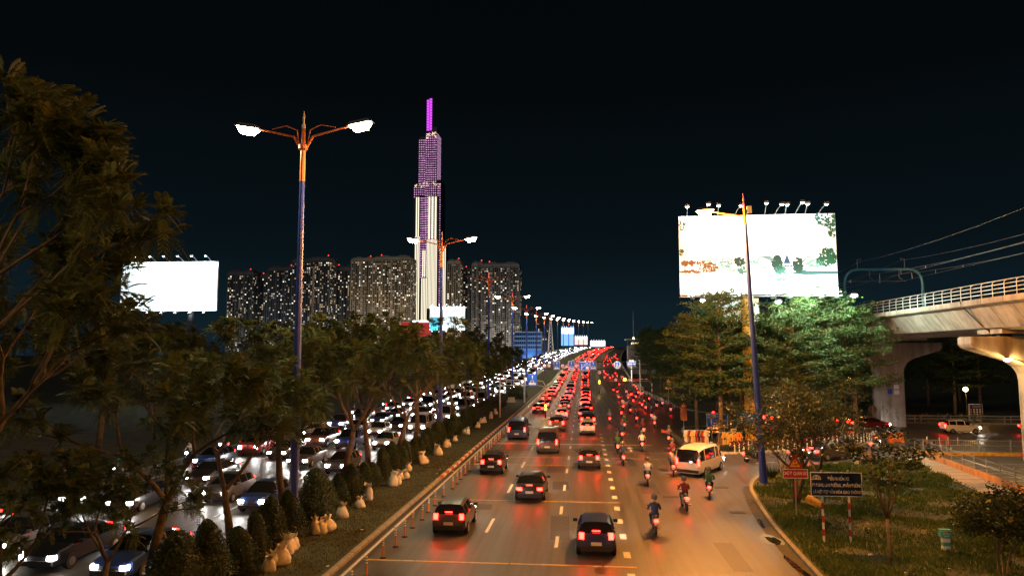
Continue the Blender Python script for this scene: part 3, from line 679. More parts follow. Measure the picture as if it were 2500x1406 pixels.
def small_billboard(label, x0, x1, y, z0, z1, power, legs, nl, extra=None, side=False):
    t = thing('billboard', label, 'billboard', ((x0 + x1) / 2, y, -0.3)); w = x1 - x0
    b = MB(); b.box((0, 0, (z0 + z1) / 2 + 0.3), (w, 0.3, z1 - z0)); b.build('panel', BB_WHITE, t)
    b = MB()
    for k in range(5): b.box((-w * 0.45 + w * 0.225 * k, 0.35, (z0 + z1) / 2 + 0.3), (0.2, 0.36, z1 - z0 - 0.2))
    b.build('steel_frame', DARK, t)
    for lx in legs: b = MB(); b.tube([(lx, 0.5, 0), (lx, 0.5, z0 + 1)], 0.5, 10); b.build('leg', DARK, t)
    for k in range(nl):
        x = -w / 2 + w * (k + 0.5) / nl; flood(t, (x, -2.2, z1 + 1.1), (x, 0, z1 - 3.5), power, root=(x, -0.1, z1 + 0.3), size=0.4)
        flood(t, (x, -2.2, z0 - 0.3), (x, 0, z0 + 3.5), power, root=(x, -0.1, z0 + 0.3), size=0.4)
    return t
small_billboard('bright white billboard behind the median trees at the left', -82.8, -64.6, 120, 16.4, 25.2, 300, (-4, 4), 7)
t = small_billboard('white and cyan billboard in front of the spire tower foot', -65.6, -50.3, 300, 18.9, 29.1, 330, (-3, 3), 5)
b = MB(); b.box((-4.9, -0.18, 22.0), (5.0, 0.06, 5.6)); b.build('cyan_print', mat('print_cyan', (0.03, 0.42, 0.62), 0.6, var=0.2, scale=0.4), t)
b = MB(); b.box((1.5, -0.18, 25.0), (3.2, 0.06, 0.3)); b.box((0.4, -0.18, 21.6), (0.9, 0.06, 0.9)); b.build('grey_print', mat('print_grey', (0.18, 0.28, 0.32), 0.6), t)
t = thing('shop_building', 'low red fronted building left of the cyan billboard', 'building', (-72.5, 304, -0.3))
b = MB(); b.box((0, 6, 9), (13, 12, 18)); b.build('wall', FAC[2], t)
b = MB(); b.box((0, -0.12, 20), (13, 0.2, 6)); b.build('red_sign', glow('red_sign_light', (0.55, 0.03, 0.025), 0.7), t)
b = MB(); b.box((2, -0.3, 23.3), (7, 0.3, 0.8)); b.build('white_sign', glow('white_sign_light', (0.9, 0.97, 1.0), 3.0), t)

# far right end of the left road: lit boards beyond the crest
for lb, x0, x1, z0, z1, y, c, s in (('tall blue and white lit board left of the bridge crest', -28, -11.6, 20, 43, 900, (0.20, 0.42, 1.0), 1.6), ('red and white lit board right of the tall blue board', -11, 5.0, 21, 31.5, 900, (1.0, 0.62, 0.55), 1.5), ('pale blue lit board over the bridge crest', 8.5, 28, 19, 26.5, 930, (0.65, 0.90, 1.0), 1.7)):
    t = thing('light_board', lb, 'billboard', ((x0 + x1) / 2, y, -0.3)); w = x1 - x0
    b = MB(); b.box((0, 0, (z0 + z1) / 2), (w, 0.8, z1 - z0)); b.build('lit_panel', glow('board_' + lb[:8], c, s), t)
    b = MB(); b.box((0, -0.5, z1 - (z1 - z0) * 0.2), (w * 0.9, 0.2, (z1 - z0) * 0.3)); b.build('white_band', glow('board_white', (0.9, 0.97, 1.0), 3.0), t)
    for lx in (-w * 0.3, w * 0.3): b = MB(); b.box((lx, 0.6, z0 / 2), (0.8, 0.4, z0)); b.build('leg', DARK, t)
    b = MB()
    for k in range(6): b.tube([(-w * 0.42 + w * 0.168 * k, 0, z1), (-w * 0.42 + w * 0.168 * k, -0.8, z1 + 1.3)], 0.2, 5)
    b.build('lamp_arms', glow('board_white', (0.9, 0.97, 1.0), 3.0), t)
# blue office
t = thing('office_building', 'blue office block with white floor bands left of the bridge road', 'building', (-51, 656, -0.3))
BLUEG = mat('blue_cladding', (0.02, 0.09, 0.24), 0.4, scale=0.1)
b = MB(); b.box((0, 6, 15), (25, 12, 30)); b.build('wall', BLUEG, t)
for k in range(5):
    b = MB(); b.box((0, -0.2, 13.5 + 4.0 * k), (25.2, 0.5, 0.9)); b.build('floor_band', glow('band_light', (0.60, 0.75, 0.85), 0.22), t)
    b = MB()
    for j in range(12): b.box((-11 + 2 * j, -0.1, 15.7 + 4.0 * k), (1.3, 0.16, 1.7))
    b.build('window_row', DGLASS, t)
b = MB(); b.box((0, -0.4, 17), (25.4, 0.7, 0.25)); b.build('blue_light_strip', glow('blue_strip', (0.05, 0.28, 0.8), 0.8), t)
light('AREA', 'facade_wash', t, (0, -16, 3), 9000, (0.35, 0.62, 1.0), 3, aim=(0, 0, 22))
# lattice mast
t = thing('lattice_mast', 'tapering steel lattice mast right of the blue office block', 'mast', (-29.7, 648, -0.3))
b = MB()
def lat(z): return 3.1 * (1 - z / 52)
for sx in (-1, 1):
    for sy in (-1, 1): b.tube([(sx * lat(0), sy * lat(0), 0), (sx * lat(44.5), sy * lat(44.5), 44.5)], 0.22, 5)
z = 0
while z < 43:
    h = 1.7 * lat(z); z2 = min(44.5, z + h)
    for s in (-1, 1):
        for q in (-1, 1):
            b.tube([(q * lat(z), s * lat(z), z), (-q * lat(z2), s * lat(z2), z2)], 0.13, 4); b.tube([(s * lat(z), q * lat(z), z), (s * lat(z2), -q * lat(z2), z2)], 0.13, 4)
    z = z2
b.build('lattice', mat('mast_paint', (0.55, 0.50, 0.45), 0.6), t)
light('AREA', 'mast_wash', t, (0, -22, 18), 5000, (1, 0.9, 0.75), 2, aim=(0, 0, 30))
t = thing('antenna_mast', 'thin dark antenna mast standing at the right of the bridge crest', 'mast', (27.6, 400, -0.3))
b = MB(); b.tube([(0, 0, 0), (0, 0, 27), (0, 0, 33.5)], [0.25, 0.18, 0.07], 6); b.build('pole', mat('mast_grey', (0.5, 0.5, 0.5), 0.5), t)
b = MB(); b.lathe([(0.1, 0), (0.5, 0.3), (0.5, 0.9), (0.1, 1.2)], (0, 0, 17.2), 8); b.build('lamp', glow('lamp_warm_far', (1.0, 0.85, 0.6), 14), t)
t = thing('station_pavilion', 'small lit roofed pavilion beside the climbing road at the right', 'building', (25.5, 320, -0.3))
b = MB(); b.box((0, 4, 6.5), (12, 8, 13)); b.build('wall', FAC[2], t)
b = MB(); b.box((0, 2, 15.6), (14, 11, 0.5)); b.build('roof', STEEL, t)
b = MB(); b.box((0, -0.1, 13.8), (9, 0.2, 0.9)); b.build('lit_window', glow('pavilion_light', (1.0, 0.75, 0.35), 2.2), t)
for k in range(7): b = MB(); b.box((-6 + 2 * k, -0.3, 14.3), (0.15, 0.15, 2.2)); b.build('post', STEEL, t)

# ================================================================== METRO VIADUCT
VX = 37.1
via = thing('viaduct_deck', 'raised concrete railway viaduct deck with railing at the right', 'viaduct', (VX, 0, 0))
prof_o = [(-6.1, 13.05), (-6.1, 12.62), (-5.75, 12.5), (-5.45, 12.45), (-4.55, 11.15), (-4.35, 10.85), (-3.6, 10.65)]
prof = prof_o + [(-x, z) for x, z in reversed(prof_o)] + [(5.3, 13.05), (5.0, 12.7), (4.4, 11.5), (-4.4, 11.5), (-5.0, 12.7), (-5.3, 13.05)]
for s in range(10):
    y0 = 2 + 30 * s; b = MB(); n = len(prof)
    for y in (y0 + 0.06, y0 + 29.94): b.v += [(x, y, z) for x, z in prof]
    for k in range(n):
        j = (k + 1) % n; b.f.append((k, j, n + j, n + k)); b.m.append(0)
    b.f.append(tuple(reversed(range(n)))); b.m.append(0); b.f.append(tuple(range(n, 2 * n))); b.m.append(0)
    for ye in (y0 + 0.95, y0 + 29.05): b.box((0, ye, 10.75), (8.0, 1.7, 0.75))
    gs = b.build('girder_span', CONC, via)
    if s < 5:
        for q in range(1, 10):
            jm = MB(); jm.tube([(x - 0.004, y0 + 3.0 * q, z) for x, z in prof_o], 0.014, 4, cap=False); jm.build('segment_joint', GUT, gs)
        for dx, dz in ((0.0, 0.0),):
            jm = MB(); jm.tube([(-6.16, y0 + 29.97, 13.0), (-5.8, y0 + 29.97, 12.42), (-4.6, y0 + 29.97, 11.1), (-3.9, y0 + 29.97, 10.5)], 0.05, 6); jm.build('drain_pipe', DARK, gs)
RAILM = mat('pale_rail_metal', (0.50, 0.46, 0.42), 0.5, 0.3)
pm = MB(); pm.tube([(0, 0, 0), (0, 0, 0.95), (0.05, 0, 1.15), (0.22, 0, 1.25)], 0.035, 6); RP = pm.mesh('rail_post', RAILM)
for s in (-1, 1):
    for k in range(70 if s < 0 else 40):
        o = put('rail_post', RP, via, (s * 5.75, 44 + 1.55 * k, 13.05)); o.rotation_euler = (0, 0, 0 if s < 0 else math.pi)
    for h, dx in ((0.32, 0), (0.62, 0), (0.92, 0), (1.25, 0.22)):
        b = MB(); b.tube([(s * (5.75 - dx), 44, 13.05 + h), (s * (5.75 - dx), 155, 13.05 + h)], 0.03, 6); b.build('rail', RAILM, via)
# piers
for k, y in enumerate((32, 62, 92, 122, 152, 182)):
    t = thing('viaduct_pier', 'concrete hammerhead pier of the viaduct, %s from the right of the frame' % nth(max(0, k - 1)) if k else 'concrete viaduct pier just outside the right of the frame', 'pier', (VX, y, -0.05), 0, 'piers of the viaduct')
    if k == 0: t['label'] = 'nearest concrete viaduct pier beyond the right edge of the frame'
    def half(s):
        return [(s * 1.45, 0), (s * 1.45, 6.6), (s * 1.55, 7.2), (s * 1.9, 7.75), (s * 2.6, 8.2), (s * 5.55, 9.15), (s * 5.85, 9.3), (s * 6.0, 9.6), (s * 6.0, 10.2)]
    o1 = half(1); o2 = half(-1)
    b = MB(); b.plate(list(reversed(o2))[::-1][0:0] + o1 + list(reversed(o2)), -1.15, 1.15); pc = b.build('pillar_and_cap', CONC, t)
    mo = pc.modifiers.new('bevel', 'BEVEL'); mo.width = 0.18; mo.segments = 3; mo.limit_method = 'ANGLE'
    for sx in (-3.2, 3.2):
        for sy in (-0.6, 0.6): b = MB(); b.box((sx, sy, 10.33), (0.9, 0.5, 0.34)); b.build('bearing', DARK, t)
    if k == 2:
        for x, z, w, h, m in ((-0.3, 4.3, 0.5, 0.55, SIGN_BLUE), (0.45, 4.85, 0.55, 0.5, WHITE), (0.45, 4.2, 0.6, 0.5, WHITE)):
            b = MB(); b.box((x, -1.17, z), (w, 0.04, h)); b.build('number_plate', m, t)
        b = MB(); rr = random.Random(8)                                  # scrawled paint
        for cx, cz, n in ((0.65, 1.6, 8), (-1.0, 2.0, 5)):
            for q in range(n):
                p = Vector((cx + rr.uniform(-0.4, 0.4), 0, cz + rr.uniform(-0.7, 0.5))); d = Vector((rr.uniform(-0.3, 0.3), 0, rr.uniform(-0.4, 0.4))); nrm = Vector((d.z, 0, -d.x)).normalized() * 0.025
                b.quad(*[(v.x, -1.156, v.z) for v in (p + nrm, p + d + nrm, p + d - nrm, p - nrm)])
        b.build('paint_scrawl', BLACK, t)
    if k == 1:                                                            # lamp arm on the pillar
        b = MB(); b.tube([(-1.0, -1.2, 0.3), (-1.0, -1.22, 6.6)], 0.03, 5); b.build('conduit', DARK, t)
        b = MB(); b.tube([(-1.3, -1.2, 6.3), (-1.6, -1.3, 7.4), (-2.4, -1.4, 8.2), (-3.1, -1.4, 8.42)], 0.05, 6); b.build('lamp_arm', DARK, t)
        b = MB(); b.lathe([(0.10, 0.14), (0.26, 0.08), (0.28, 0.0)], (-3.5, -1.4, 8.40), 12); b.build('lamp_housing', HOUSING, t)
        b = MB(); b.lathe([(0.27, 0.0), (0.24, -0.12), (0.10, -0.2)], (-3.5, -1.4, 8.40), 12); b.build('lamp_lens', glow('lens_warm_green', (1.0, 0.84, 0.42), 40), t, smooth=True)
        light('POINT', 'pier_lamp_light', t, (-3.5, -1.4, 8.05), 950, (1.0, 0.58, 0.18), 0.2)
# catenary portal and wires
BLUEPIPE = mat('portal_paint', (0.10, 0.30, 0.42), 0.45, 0.2, var=0.2)
for k, y in enumerate((40, 92, 150)):
    t = thing('catenary_portal', ('blue tubular overhead wire portal on the viaduct beside the billboard', 'far overhead wire portal on the viaduct behind the trees', 'near overhead wire portal on the viaduct beyond the right edge')[(2, 0, 1)[k]], 'portal', (VX, y, 13.0))
    arc = [(-4.6, 0, -0.3), (-4.6, 0, 4.6)] + [(-4.6 + 1.5 * (1 - math.cos(a)), 0, 4.6 + 1.6 * math.sin(a)) for a in (0.4, 0.8, 1.2, 1.57)]
    arc2 = arc + [(-x, yy, z) for x, yy, z in reversed(arc)]
    b = MB(); b.tube(arc2, 0.17, 10); b.build('frame', BLUEPIPE, t, smooth=True)
    for sx in (-3.0, 2.6):
        b = MB(); b.tube([(sx, 0, 6.3), (sx, 0, 7.5), (sx + 0.4 * (1 if sx < 0 else -1), 0, 7.55), (sx + 0.4 * (1 if sx < 0 else -1), 0, 7.3)], 0.05, 6); b.build('wire_bracket', STEEL, t)
    for sx in (-1.6, 1.9):
        b = MB(); b.tube([(sx, 0, 6.1), (sx, 0, 5.2), (sx + 0.4, 0, 4.9)], 0.045, 6); b.tube([(sx - 2.6, 0, 4.7), (sx + 0.8, 0, 4.75)], 0.035, 6); b.lathe([(0.07, 0), (0.1, 0.1), (0.1, 0.35), (0.07, 0.45)], (sx - 2.3, 0, 4.48), 8); b.build('cantilever', STEEL, t)
for k, (x, z0, z1, lb) in enumerate(((34.5, 20.2, 21.4, 'highest bare feeder wire over the viaduct'), (39.3, 20.3, 20.3, 'second feeder wire over the right track'), (35.5, 18.6, 18.6, 'upper contact wire over the near track'), (35.6, 17.7, 17.7, 'lower contact wire over the near track'), (39.2, 18.6, 18.6, 'upper contact wire over the far track'), (39.2, 17.7, 17.7, 'lower contact wire over the far track'))):
    t = thing('overhead_wire', lb, 'wire', (x, 40, z0), 0, 'overhead wires of the railway')
    b = MB()
    for y0, y1 in ((40, 92), (92, 150)):
        pts = []
        for q in range(9):
            u = q / 8; sag = (0.9 if z0 > 18.0 else 0.0) * 4 * u * (1 - u); pts.append((0, y0 + (y1 - y0) * u - 40, (z1 - z0) * (1 if y0 < 90 else 0) * (1 - u) - sag))
        b.tube(pts, 0.022, 4)
    b.build('wire', mat('wire_metal', (0.25, 0.24, 0.23), 0.5, 0.5), t)
    if z0 < 19 and z0 > 18:
        for q in range(9):
            b = MB(); u = (q + 0.5) / 9; sag = 0.9 * 4 * u * (1 - u); b.tube([(0.03, 52 * u, -sag), (0.05, 52 * u, -0.9)], 0.025, 4); b.build('dropper', WHITE, t)

# ================================================================== STREET LAMPS
LENS_W = glow('lamp_lens_white', (1.0, 0.93, 0.68), 60.0); LENS_O = glow('lamp_lens_orange', (1.0, 0.50, 0.12), 70.0)
LAMP_Y = [34.6 + 36.2 * k for k in range(15)]
def lamp_post(y, k, lit=True, x=-14.3, label=None):
    p = road(x, y, 0.13)
    t = thing('street_lamp', label, 'street lamp', p, road_ang(y), 'twin armed street lamps along the median')
    H = 19.0
    b = MB(); b.lathe([(0.34, -0.4), (0.34, 0.04), (0.25, 0.06), (0.24, 1.2), (0.13, 17.4)], n=10); b.build('blue_pole', BLUE_POLE, t, smooth=False)
    b = MB(); b.lathe([(0.14, 17.4), (0.13, 19.0), (0.24, 19.1), (0.24, 19.3), (0.12, 19.4), (0.09, 20.2)], n=10); b.build('orange_top', ORANGE_POLE, t)
    b = MB(); b.lathe([(0.09, 20.2), (0.11, 20.3), (0.05, 20.5), (0.07, 20.7), (0.01, 21.1)], n=8); b.build('finial', glow('finial_red', (1.0, 0.12, 0.10), 1.2) if k in (2, 3, 4, 5) else WHITE, t)
    for s in (-1, 1):
        b = MB(); b.tube([(s * 0.2, 0, 19.2), (s * 0.5, 0, 19.75), (s * 1.4, 0, 19.98), (s * 2.55, 0, 20.25)], [0.07, 0.065, 0.05, 0.045], 7)
        b.tube([(s * 0.22, 0, 19.25), (s * 0.35, 0, 20.1), (s * 0.9, 0, 20.35), (s * 1.7, 0, 20.2)], 0.03, 6); b.build('arm', ORANGE_POLE, t)
        c = Vector((s * 3.0, 0, 20.30)); q = Euler((0, -s * R(10), 0))
        b = MB(); b.box((0, 0, 0.1), (1.35, 0.55, 0.2), taper=0.7); h = b.build('lamp_head', HOUSING, t, c); h.rotation_euler = q
        if lit:
            b = MB(); b.box((0, 0, -0.16), (1.10, 0.48, 0.32), rot=Euler((math.pi, 0, 0)), taper=0.6); b.build('lens', LENS_W, h)
            gcol = (1.0, 0.56, 0.20) if y < 0 else ((1.0, 0.74, 0.38) if s < 0 else (1.0, 0.82, 0.46))
            light('AREA', 'lamp_light', h, (0, 0, -0.36), 2000 if y < 0 else (1150 if y < 120 else 1500), gcol, 0.5)
    return t
lamp_post(-1.6, 20, True, label='twin street lamp of the median row standing behind the viewpoint')
for k, y in enumerate(LAMP_Y):
    lb = 'tall blue twin street lamp in the median, %s from the camera%s' % (nth(k), ', unlit' if k == 2 else '')
    lamp_post(y, k, k != 2, label=lb)
# leaning blue pole with the orange lamp on the right, and its neighbour behind the viewpoint
def side_lamp(loc, tilt, label, power):
    t = thing('street_lamp', label, 'street lamp', loc)
    t.rotation_euler = (0, R(tilt), 0)
    b = MB(); b.box((0, 0, 0.03), (0.6, 0.6, 0.08)); b.lathe([(0.27, 0.05), (0.25, 1.0), (0.12, 17.6)], n=10); b.build('blue_pole', BLUE_POLE, t)
    b = MB(); b.lathe([(0.12, 17.6), (0.08, 18.9)], n=8); b.build('orange_top', ORANGE_POLE, t)
    b = MB(); b.lathe([(0.09, 18.9), (0.03, 19.2), (0.06, 19.35), (0.01, 19.8)], n=8); b.build('finial', glow('finial_red', (1.0, 0.12, 0.10), 1.2), t)
    for s in (-1, 1):
        L = 2.1 if s < 0 else 0.25
        b = MB(); b.tube([(s * 0.08, 0, 18.0), (s * 0.3 * min(1, L), 0, 18.25), (s * L, 0, 18.6 if s < 0 else 18.5)], 0.05, 7); b.build('arm', ORANGE_POLE if s < 0 else WHITE, t)
    b = MB(); b.box((-2.65, 0, 18.85), (1.3, 0.55, 0.2), taper=0.7); h = b.build('lamp_head', HOUSING, t)
    b = MB(); b.box((-2.65, 0, 18.57), (1.1, 0.5, 0.36), rot=Euler((math.pi, 0, 0)), taper=0.6); b.build('lens', LENS_O, h)
    light('POINT', 'lamp_light', h, (-2.65, 0, 18.25), power, (1.0, 0.35, 0.045), 0.25)
    b = MB(); b.box((0.35, 0, 18.62), (0.3, 0.2, 0.5)); b.build('camera_box', WHITE, t)
side_lamp((11.95, 50.2, 0.1), -2.3, 'leaning blue lamp pole with an orange lamp in front of the billboard', 52000)
side_lamp((12.6, 13.5, 0.1), 0.5, 'orange side lamp of the same row standing behind the viewpoint', 13500)
# park lanterns among the trees
for lb, x, y, z, n in (('twin globe park lantern between dark trees right of the billboard', 35.6, 100, 5.3, 2), ('single globe park lantern above the poster board under the viaduct', 50.0, 100, 4.0, 1)):
    t = thing('park_lantern', lb, 'lamp', (x, y, 0.12))
    b = MB(); b.tube([(0, 0, 0), (0, 0, z - 0.3)], 0.06, 8); b.build('post', DARK, t)
    for k in range(n):
        dx = (k - (n - 1) / 2) * 0.75; b = MB(); b.lathe([(0.05, -0.3), (0.24, -0.18), (0.32, 0), (0.24, 0.2), (0.05, 0.3)], (dx, 0, z), 12); b.build('globe', glow('lantern_globe', (1.0, 0.62, 0.20), 14), t, smooth=True)
    light('POINT', 'lantern_light', t, (0, -0.6, z - 0.1), 500, (1.0, 0.52, 0.16), 0.2)
# grey pole with cross bars seen against the towers
t = thing('utility_pole', 'plain grey blue pole with thin cross bars before the skyline', 'pole', (-40.0, 102, -0.3))
b = MB(); b.lathe([(0.3, 0), (0.2, 22)], n=10); b.build('pole', mat('grey_blue_paint', (0.18, 0.26, 0.32), 0.5), t)
for z in (13, 15.5, 18, 21.5): b = MB(); b.box((-1.0, 0, z), (2.4, 0.06, 0.08)); b.build('cross_bar', DARK, t)

# ================================================================== LANE POSTS
OR_PLASTIC = mat('orange_plastic', (0.70, 0.19, 0.03), 0.5, var=0.2); REFL = mat('reflective_white', (0.85, 0.85, 0.82), 0.35, var=0.05)
def proto_meshes():
    b = MB(); b.lathe([(0.14, 0), (0.14, 0.03), (0.06, 0.06)], n=10); base = b.mesh('base', BLACK)
    b = MB(); b.lathe([(0.042, 0.03), (0.042, 0.78), (0.02, 0.81)], n=8); post = b.mesh('post', OR_PLASTIC)
    bands = []
    for z in (0.52, 0.62, 0.72): b = MB(); b.lathe([(0.046, z), (0.046, z + 0.065)], n=8); bands.append(b.mesh('reflective_band', REFL))
    bands_d = []
    for z in (0.585, 0.685): b = MB(); b.lathe([(0.045, z), (0.045, z + 0.035)], n=8); bands_d.append(b.mesh('dark_band', DARK))
    return base, post, bands, bands_d
LB = proto_meshes()
def lane_post(p, label, group):
    t = thing('lane_post', label, 'lane post', p, rng.uniform(0, 3), group)
    t.rotation_euler = (R(rng.gauss(0, 1.6)), R(rng.gauss(0, 1.6)), rng.uniform(0, 3))
    put('base', LB[0], t); put('post', LB[1], t)
    for m in LB[2]: put('reflective_band', m, t)
    for m in LB[3]: put('dark_band', m, t)
y = 26.4; k = 0
while y < 176:
    lane_post(road(-8.62 + rng.uniform(-0.06, 0.06), y), 'orange lane post beside the left lane, %s from the bottom of the frame' % nth(k), 'orange lane posts beside the left lane')
    y += 1.78 if rng.random() < 0.9 else 2.6; k += 1
wp = MB(); wp.lathe([(0.06, 0), (0.06, 0.75), (0.03, 0.8)], n=7); WPM = wp.mesh('white_post', mat('dull_white_post', (0.55, 0.50, 0.45), 0.6))
for k in range(44):
    y = 117 + 1.85 * k
    tag(put('edge_post', WPM, None, road(14.35 - 0.018 * (y - 117), y)), 'white edge post along the motorbike lanes, %s from the near end' % nth(k), 'edge post', 'white edge posts at the right')
for k, (x, y) in enumerate(((34.0, 73.2), (34.6, 72.9), (35.6, 73.2), (33.0, 73.6))): lane_post((x, y, 0), 'orange lane post by the mesh fence, %s from the left' % ('third', 'second', 'rightmost', 'leftmost')[(1, 0, 2, 3)[k]], 'orange posts by the fence')

# chevron barrier and posts round the island
cb = [p for p in ISL if p.y < 78 and p.x > 13.2 and p.x < 30]
cb = sorted(cb, key=lambda p: p.x)
cb = [p for i, p in enumerate(cb) if p.y < 77.6]
seg = []
for a, c in zip(cb[:-1], cb[1:]): seg.append((a, c))
CH_D = mat('chevron_dark', (0.10, 0.012, 0.015), 0.5)
chev = thing('chevron_barrier', 'long low dark red barrier with white chevrons round the island', 'barrier', (0, 0, 0))
for i, (a, c) in enumerate(seg):
    a2 = a + Vector((-0.5, 0.75, 0)); c2 = c + Vector((-0.5, 0.75, 0)); d = c2 - a2; L = d.length; ang = math.atan2(d.y, d.x)
    b = MB(); b.box((L / 2, 0, 0.62), (L - 0.03, 0.06, 0.42)); bo = b.build('board', CH_D, chev, (a2.x, a2.y, 0.14), rotz=ang)
    b = MB(); n = int(L / 0.42)
    for q in range(n):
        x = (q + 0.3) * L / n
        if q % 4 == 3: continue
        for s in (-1, 1):
            b.quad((x, -0.034, 0.62), (x + 0.07, -0.034, 0.62), (x - 0.09, -0.034, 0.62 + s * 0.17), (x - 0.16, -0.034, 0.62 + s * 0.17)) if s > 0 else b.quad((x - 0.16, -0.034, 0.45), (x - 0.09, -0.034, 0.45), (x + 0.07, -0.034, 0.62), (x, -0.034, 0.62))
    b.build('chevrons', REFL, bo)
    b = MB(); b.box((0, 0, 0.3), (0.08, 0.08, 0.62)); b.build('leg', DARK, chev, (a2.x, a2.y, 0.14))
b = MB(); k = 0
for i, (a, c) in enumerate(seg):
    for u in (0.0, 0.5):
        p = a.lerp(c, u) + Vector((-0.1, 0.2, 0)); m = MB(); m.lathe([(0.05, 0.1), (0.05, 0.92), (0.02, 0.95)], n=7)
        tag(m.build('white_post', REFL, None, (p.x, p.y, 0.05)), 'white post before the chevron barrier, %s from the left' % nth(k), 'post', 'white posts round the island'); k += 1

# orange barricade at the island tip, yellow block, markers
t = thing('barricade', 'orange and white striped plastic barricade at the island tip', 'barricade', (30.8, 75.2, 0), R(20))
b = MB(); b.box((0, 0, 0.55), (1.7, 0.32, 0.9), taper=0.85); b.build('body', OR_PLASTIC, t)
for k in range(3): b = MB(); b.box((-0.45 + 0.45 * k, -0.19, 0.62), (0.14, 0.02, 0.6), rot=Euler((R(-4), R(35), 0))); b.build('stripe', REFL, t)
for s in (-0.6, 0.6): b = MB(); b.box((s, 0, 0.06), (0.3, 0.6, 0.12)); b.build('foot', OR_PLASTIC, t)
b = MB(); b.box((0, 0, 0.25), (0.95, 0.5, 0.36), rot=Euler((R(8), R(22), R(-28)))); o = b.build('yellow_block', mat('yellow_concrete', (0.60, 0.33, 0.05), 0.85, var=0.3, scale=5), None, (12.95, 42.8, 0.12))
mo = o.modifiers.new('bevel', 'BEVEL'); mo.width = 0.06; mo.segments = 2
tag(o, 'tilted yellow concrete block lying on the turf behind the navy sign', 'concrete block')
TEAL = mat('teal_paint', (0.06, 0.33, 0.33), 0.5, var=0.2)
for lb, x, y, s in (('teal pipe marker with white lettering on the near turf', 15.8, 34.0, 1.0), ('small distant teal marker at the far edge of the turf', 21.3, 59.6, 1.15)):
    t = thing('pipe_marker', lb, 'marker', (x, y, 0.1)); t.scale = (s, s, s)
    b = MB(); b.box((0, 0, 0.32), (0.3, 0.2, 0.66)); b.build('post', WHITE, t)
    b = MB(); b.box((0, 0, 0.3), (0.306, 0.206, 0.16)); b.build('teal_band', TEAL, t)
    b = MB(); b.plate([(-0.24, 0.62), (-0.16, 0.56), (0.16, 0.56), (0.24, 0.62), (0.25, 0.93), (-0.25, 0.93)], -0.13, 0.13); b.build('head', TEAL, t)
    for k, tx in enumerate(('ĐƯỜNG ỐNG', 'CẤP NƯỚC', 'D1500')): text(tx, 0.085, LETTER, t, (0, -0.136, 0.86 - 0.1 * k), 0.8)
b = MB(); b.box((0, 0, 0.45), (0.36, 0.3, 0.9)); b.box((0, -0.16, 0.7), (0.2, 0.02, 0.1)); tag(b.build('utility_cabinet', mat('cabinet_grey', (0.25, 0.25, 0.26), 0.6), None, (14.4, 54.6, 0.1)), 'small grey utility cabinet at the slip road corner of the turf', 'cabinet')
for k, (x, y) in enumerate(((-14.4, 127), (-13.0, 128.5))):
    b = MB(); b.box((0, 0, 0.45), (1.5, 0.55, 0.9), taper=0.75); tag(b.build('concrete_barrier', KERB_W, None, (x, y, 0.13), rotz=R(8)), 'pale concrete barrier block in the median, %s one' % ('left', 'right')[k], 'barrier')

# ================================================================== SIGNS
def post_striped(parent, x, h, n, r=0.045, m1=WHITE, m2=SIGN_RED, z0=0.0, y=0.04):
    for k in range(n):
        b = MB(); b.lathe([(r, z0 + (h - z0) * k / n), (r, z0 + (h - z0) * (k + 1) / n - 0.002)], (x, y, 0), 8); b.build('post_band', m1 if k % 2 == 0 else m2, parent)
def frame_rect(parent, w, h, z, m, t=0.04, y=-0.03, name='frame'):
    b = MB()
    b.box((0, y, z + h / 2 - t / 2), (w, 0.02, t)); b.box((0, y, z - h / 2 + t / 2), (w, 0.02, t)); b.box((-w / 2 + t / 2, y, z), (t, 0.02, h - 2 * t)); b.box((w / 2 - t / 2, y, z), (t, 0.02, h - 2 * t))
    return b.build(name, m, parent)
def disc(parent, r, z, x, y, m, name, n=20, th=0.015):
    b = MB(); b.plate([(x + r * math.cos(2 * math.pi * k / n), z + r * math.sin(2 * math.pi * k / n)) for k in range(n)], y, y + th); return b.build(name, m, parent)
def tri_sign(parent, w, z0, y, pic=None):
    h = w * 0.87
    b = MB(); b.plate([(-w / 2, z0), (w / 2, z0), (0.04, z0 + h), (-0.04, z0 + h)], y, y + 0.02); s = b.build('red_triangle', SIGN_RED, parent)
    b = MB(); i = w * 0.10; b.plate([(-w / 2 + i * 1.75, z0 + i), (w / 2 - i * 1.75, z0 + i), (0, z0 + h - 2.0 * i)], y - 0.006, y - 0.001); b.build('yellow_face', SIGN_YEL, s)
    return s
# navy road safety sign
t = thing('road_sign', 'navy traffic safety sign on two red and white posts', 'sign', (11.55, 34.9, 0.1))
b = MB(); b.box((0, 0, 2.63), (2.27, 0.05, 1.08)); b.build('board', SIGN_NAVY, t); frame_rect(t, 2.29, 1.10, 2.63, WHITE, 0.035)
for x in (-0.62, 0.56): post_striped(t, x, 2.1, 7, 0.055)
for x in (-0.62, 0.56): b = MB(); b.box((x, 0.05, 3.2), (0.1, 0.08, 0.12)); b.build('bracket', STEEL, t)
for k, (tx, s, xs, dx) in enumerate((('ĐIỀU KHIỂN XE', 0.205, 0.66, 0.1), ('ĐI ĐÚNG LÀN ĐƯỜNG , PHẦN ĐƯỜNG', 0.205, 0.60, 0.03), ('LÀ NÉT ĐẸP VĂN HÓA GIAO THÔNG', 0.205, 0.61, 0.03))): text(tx, s, LETTER, t, (dx, -0.032, 2.88 - 0.30 * k), xs, bold=0.012)
b = MB()
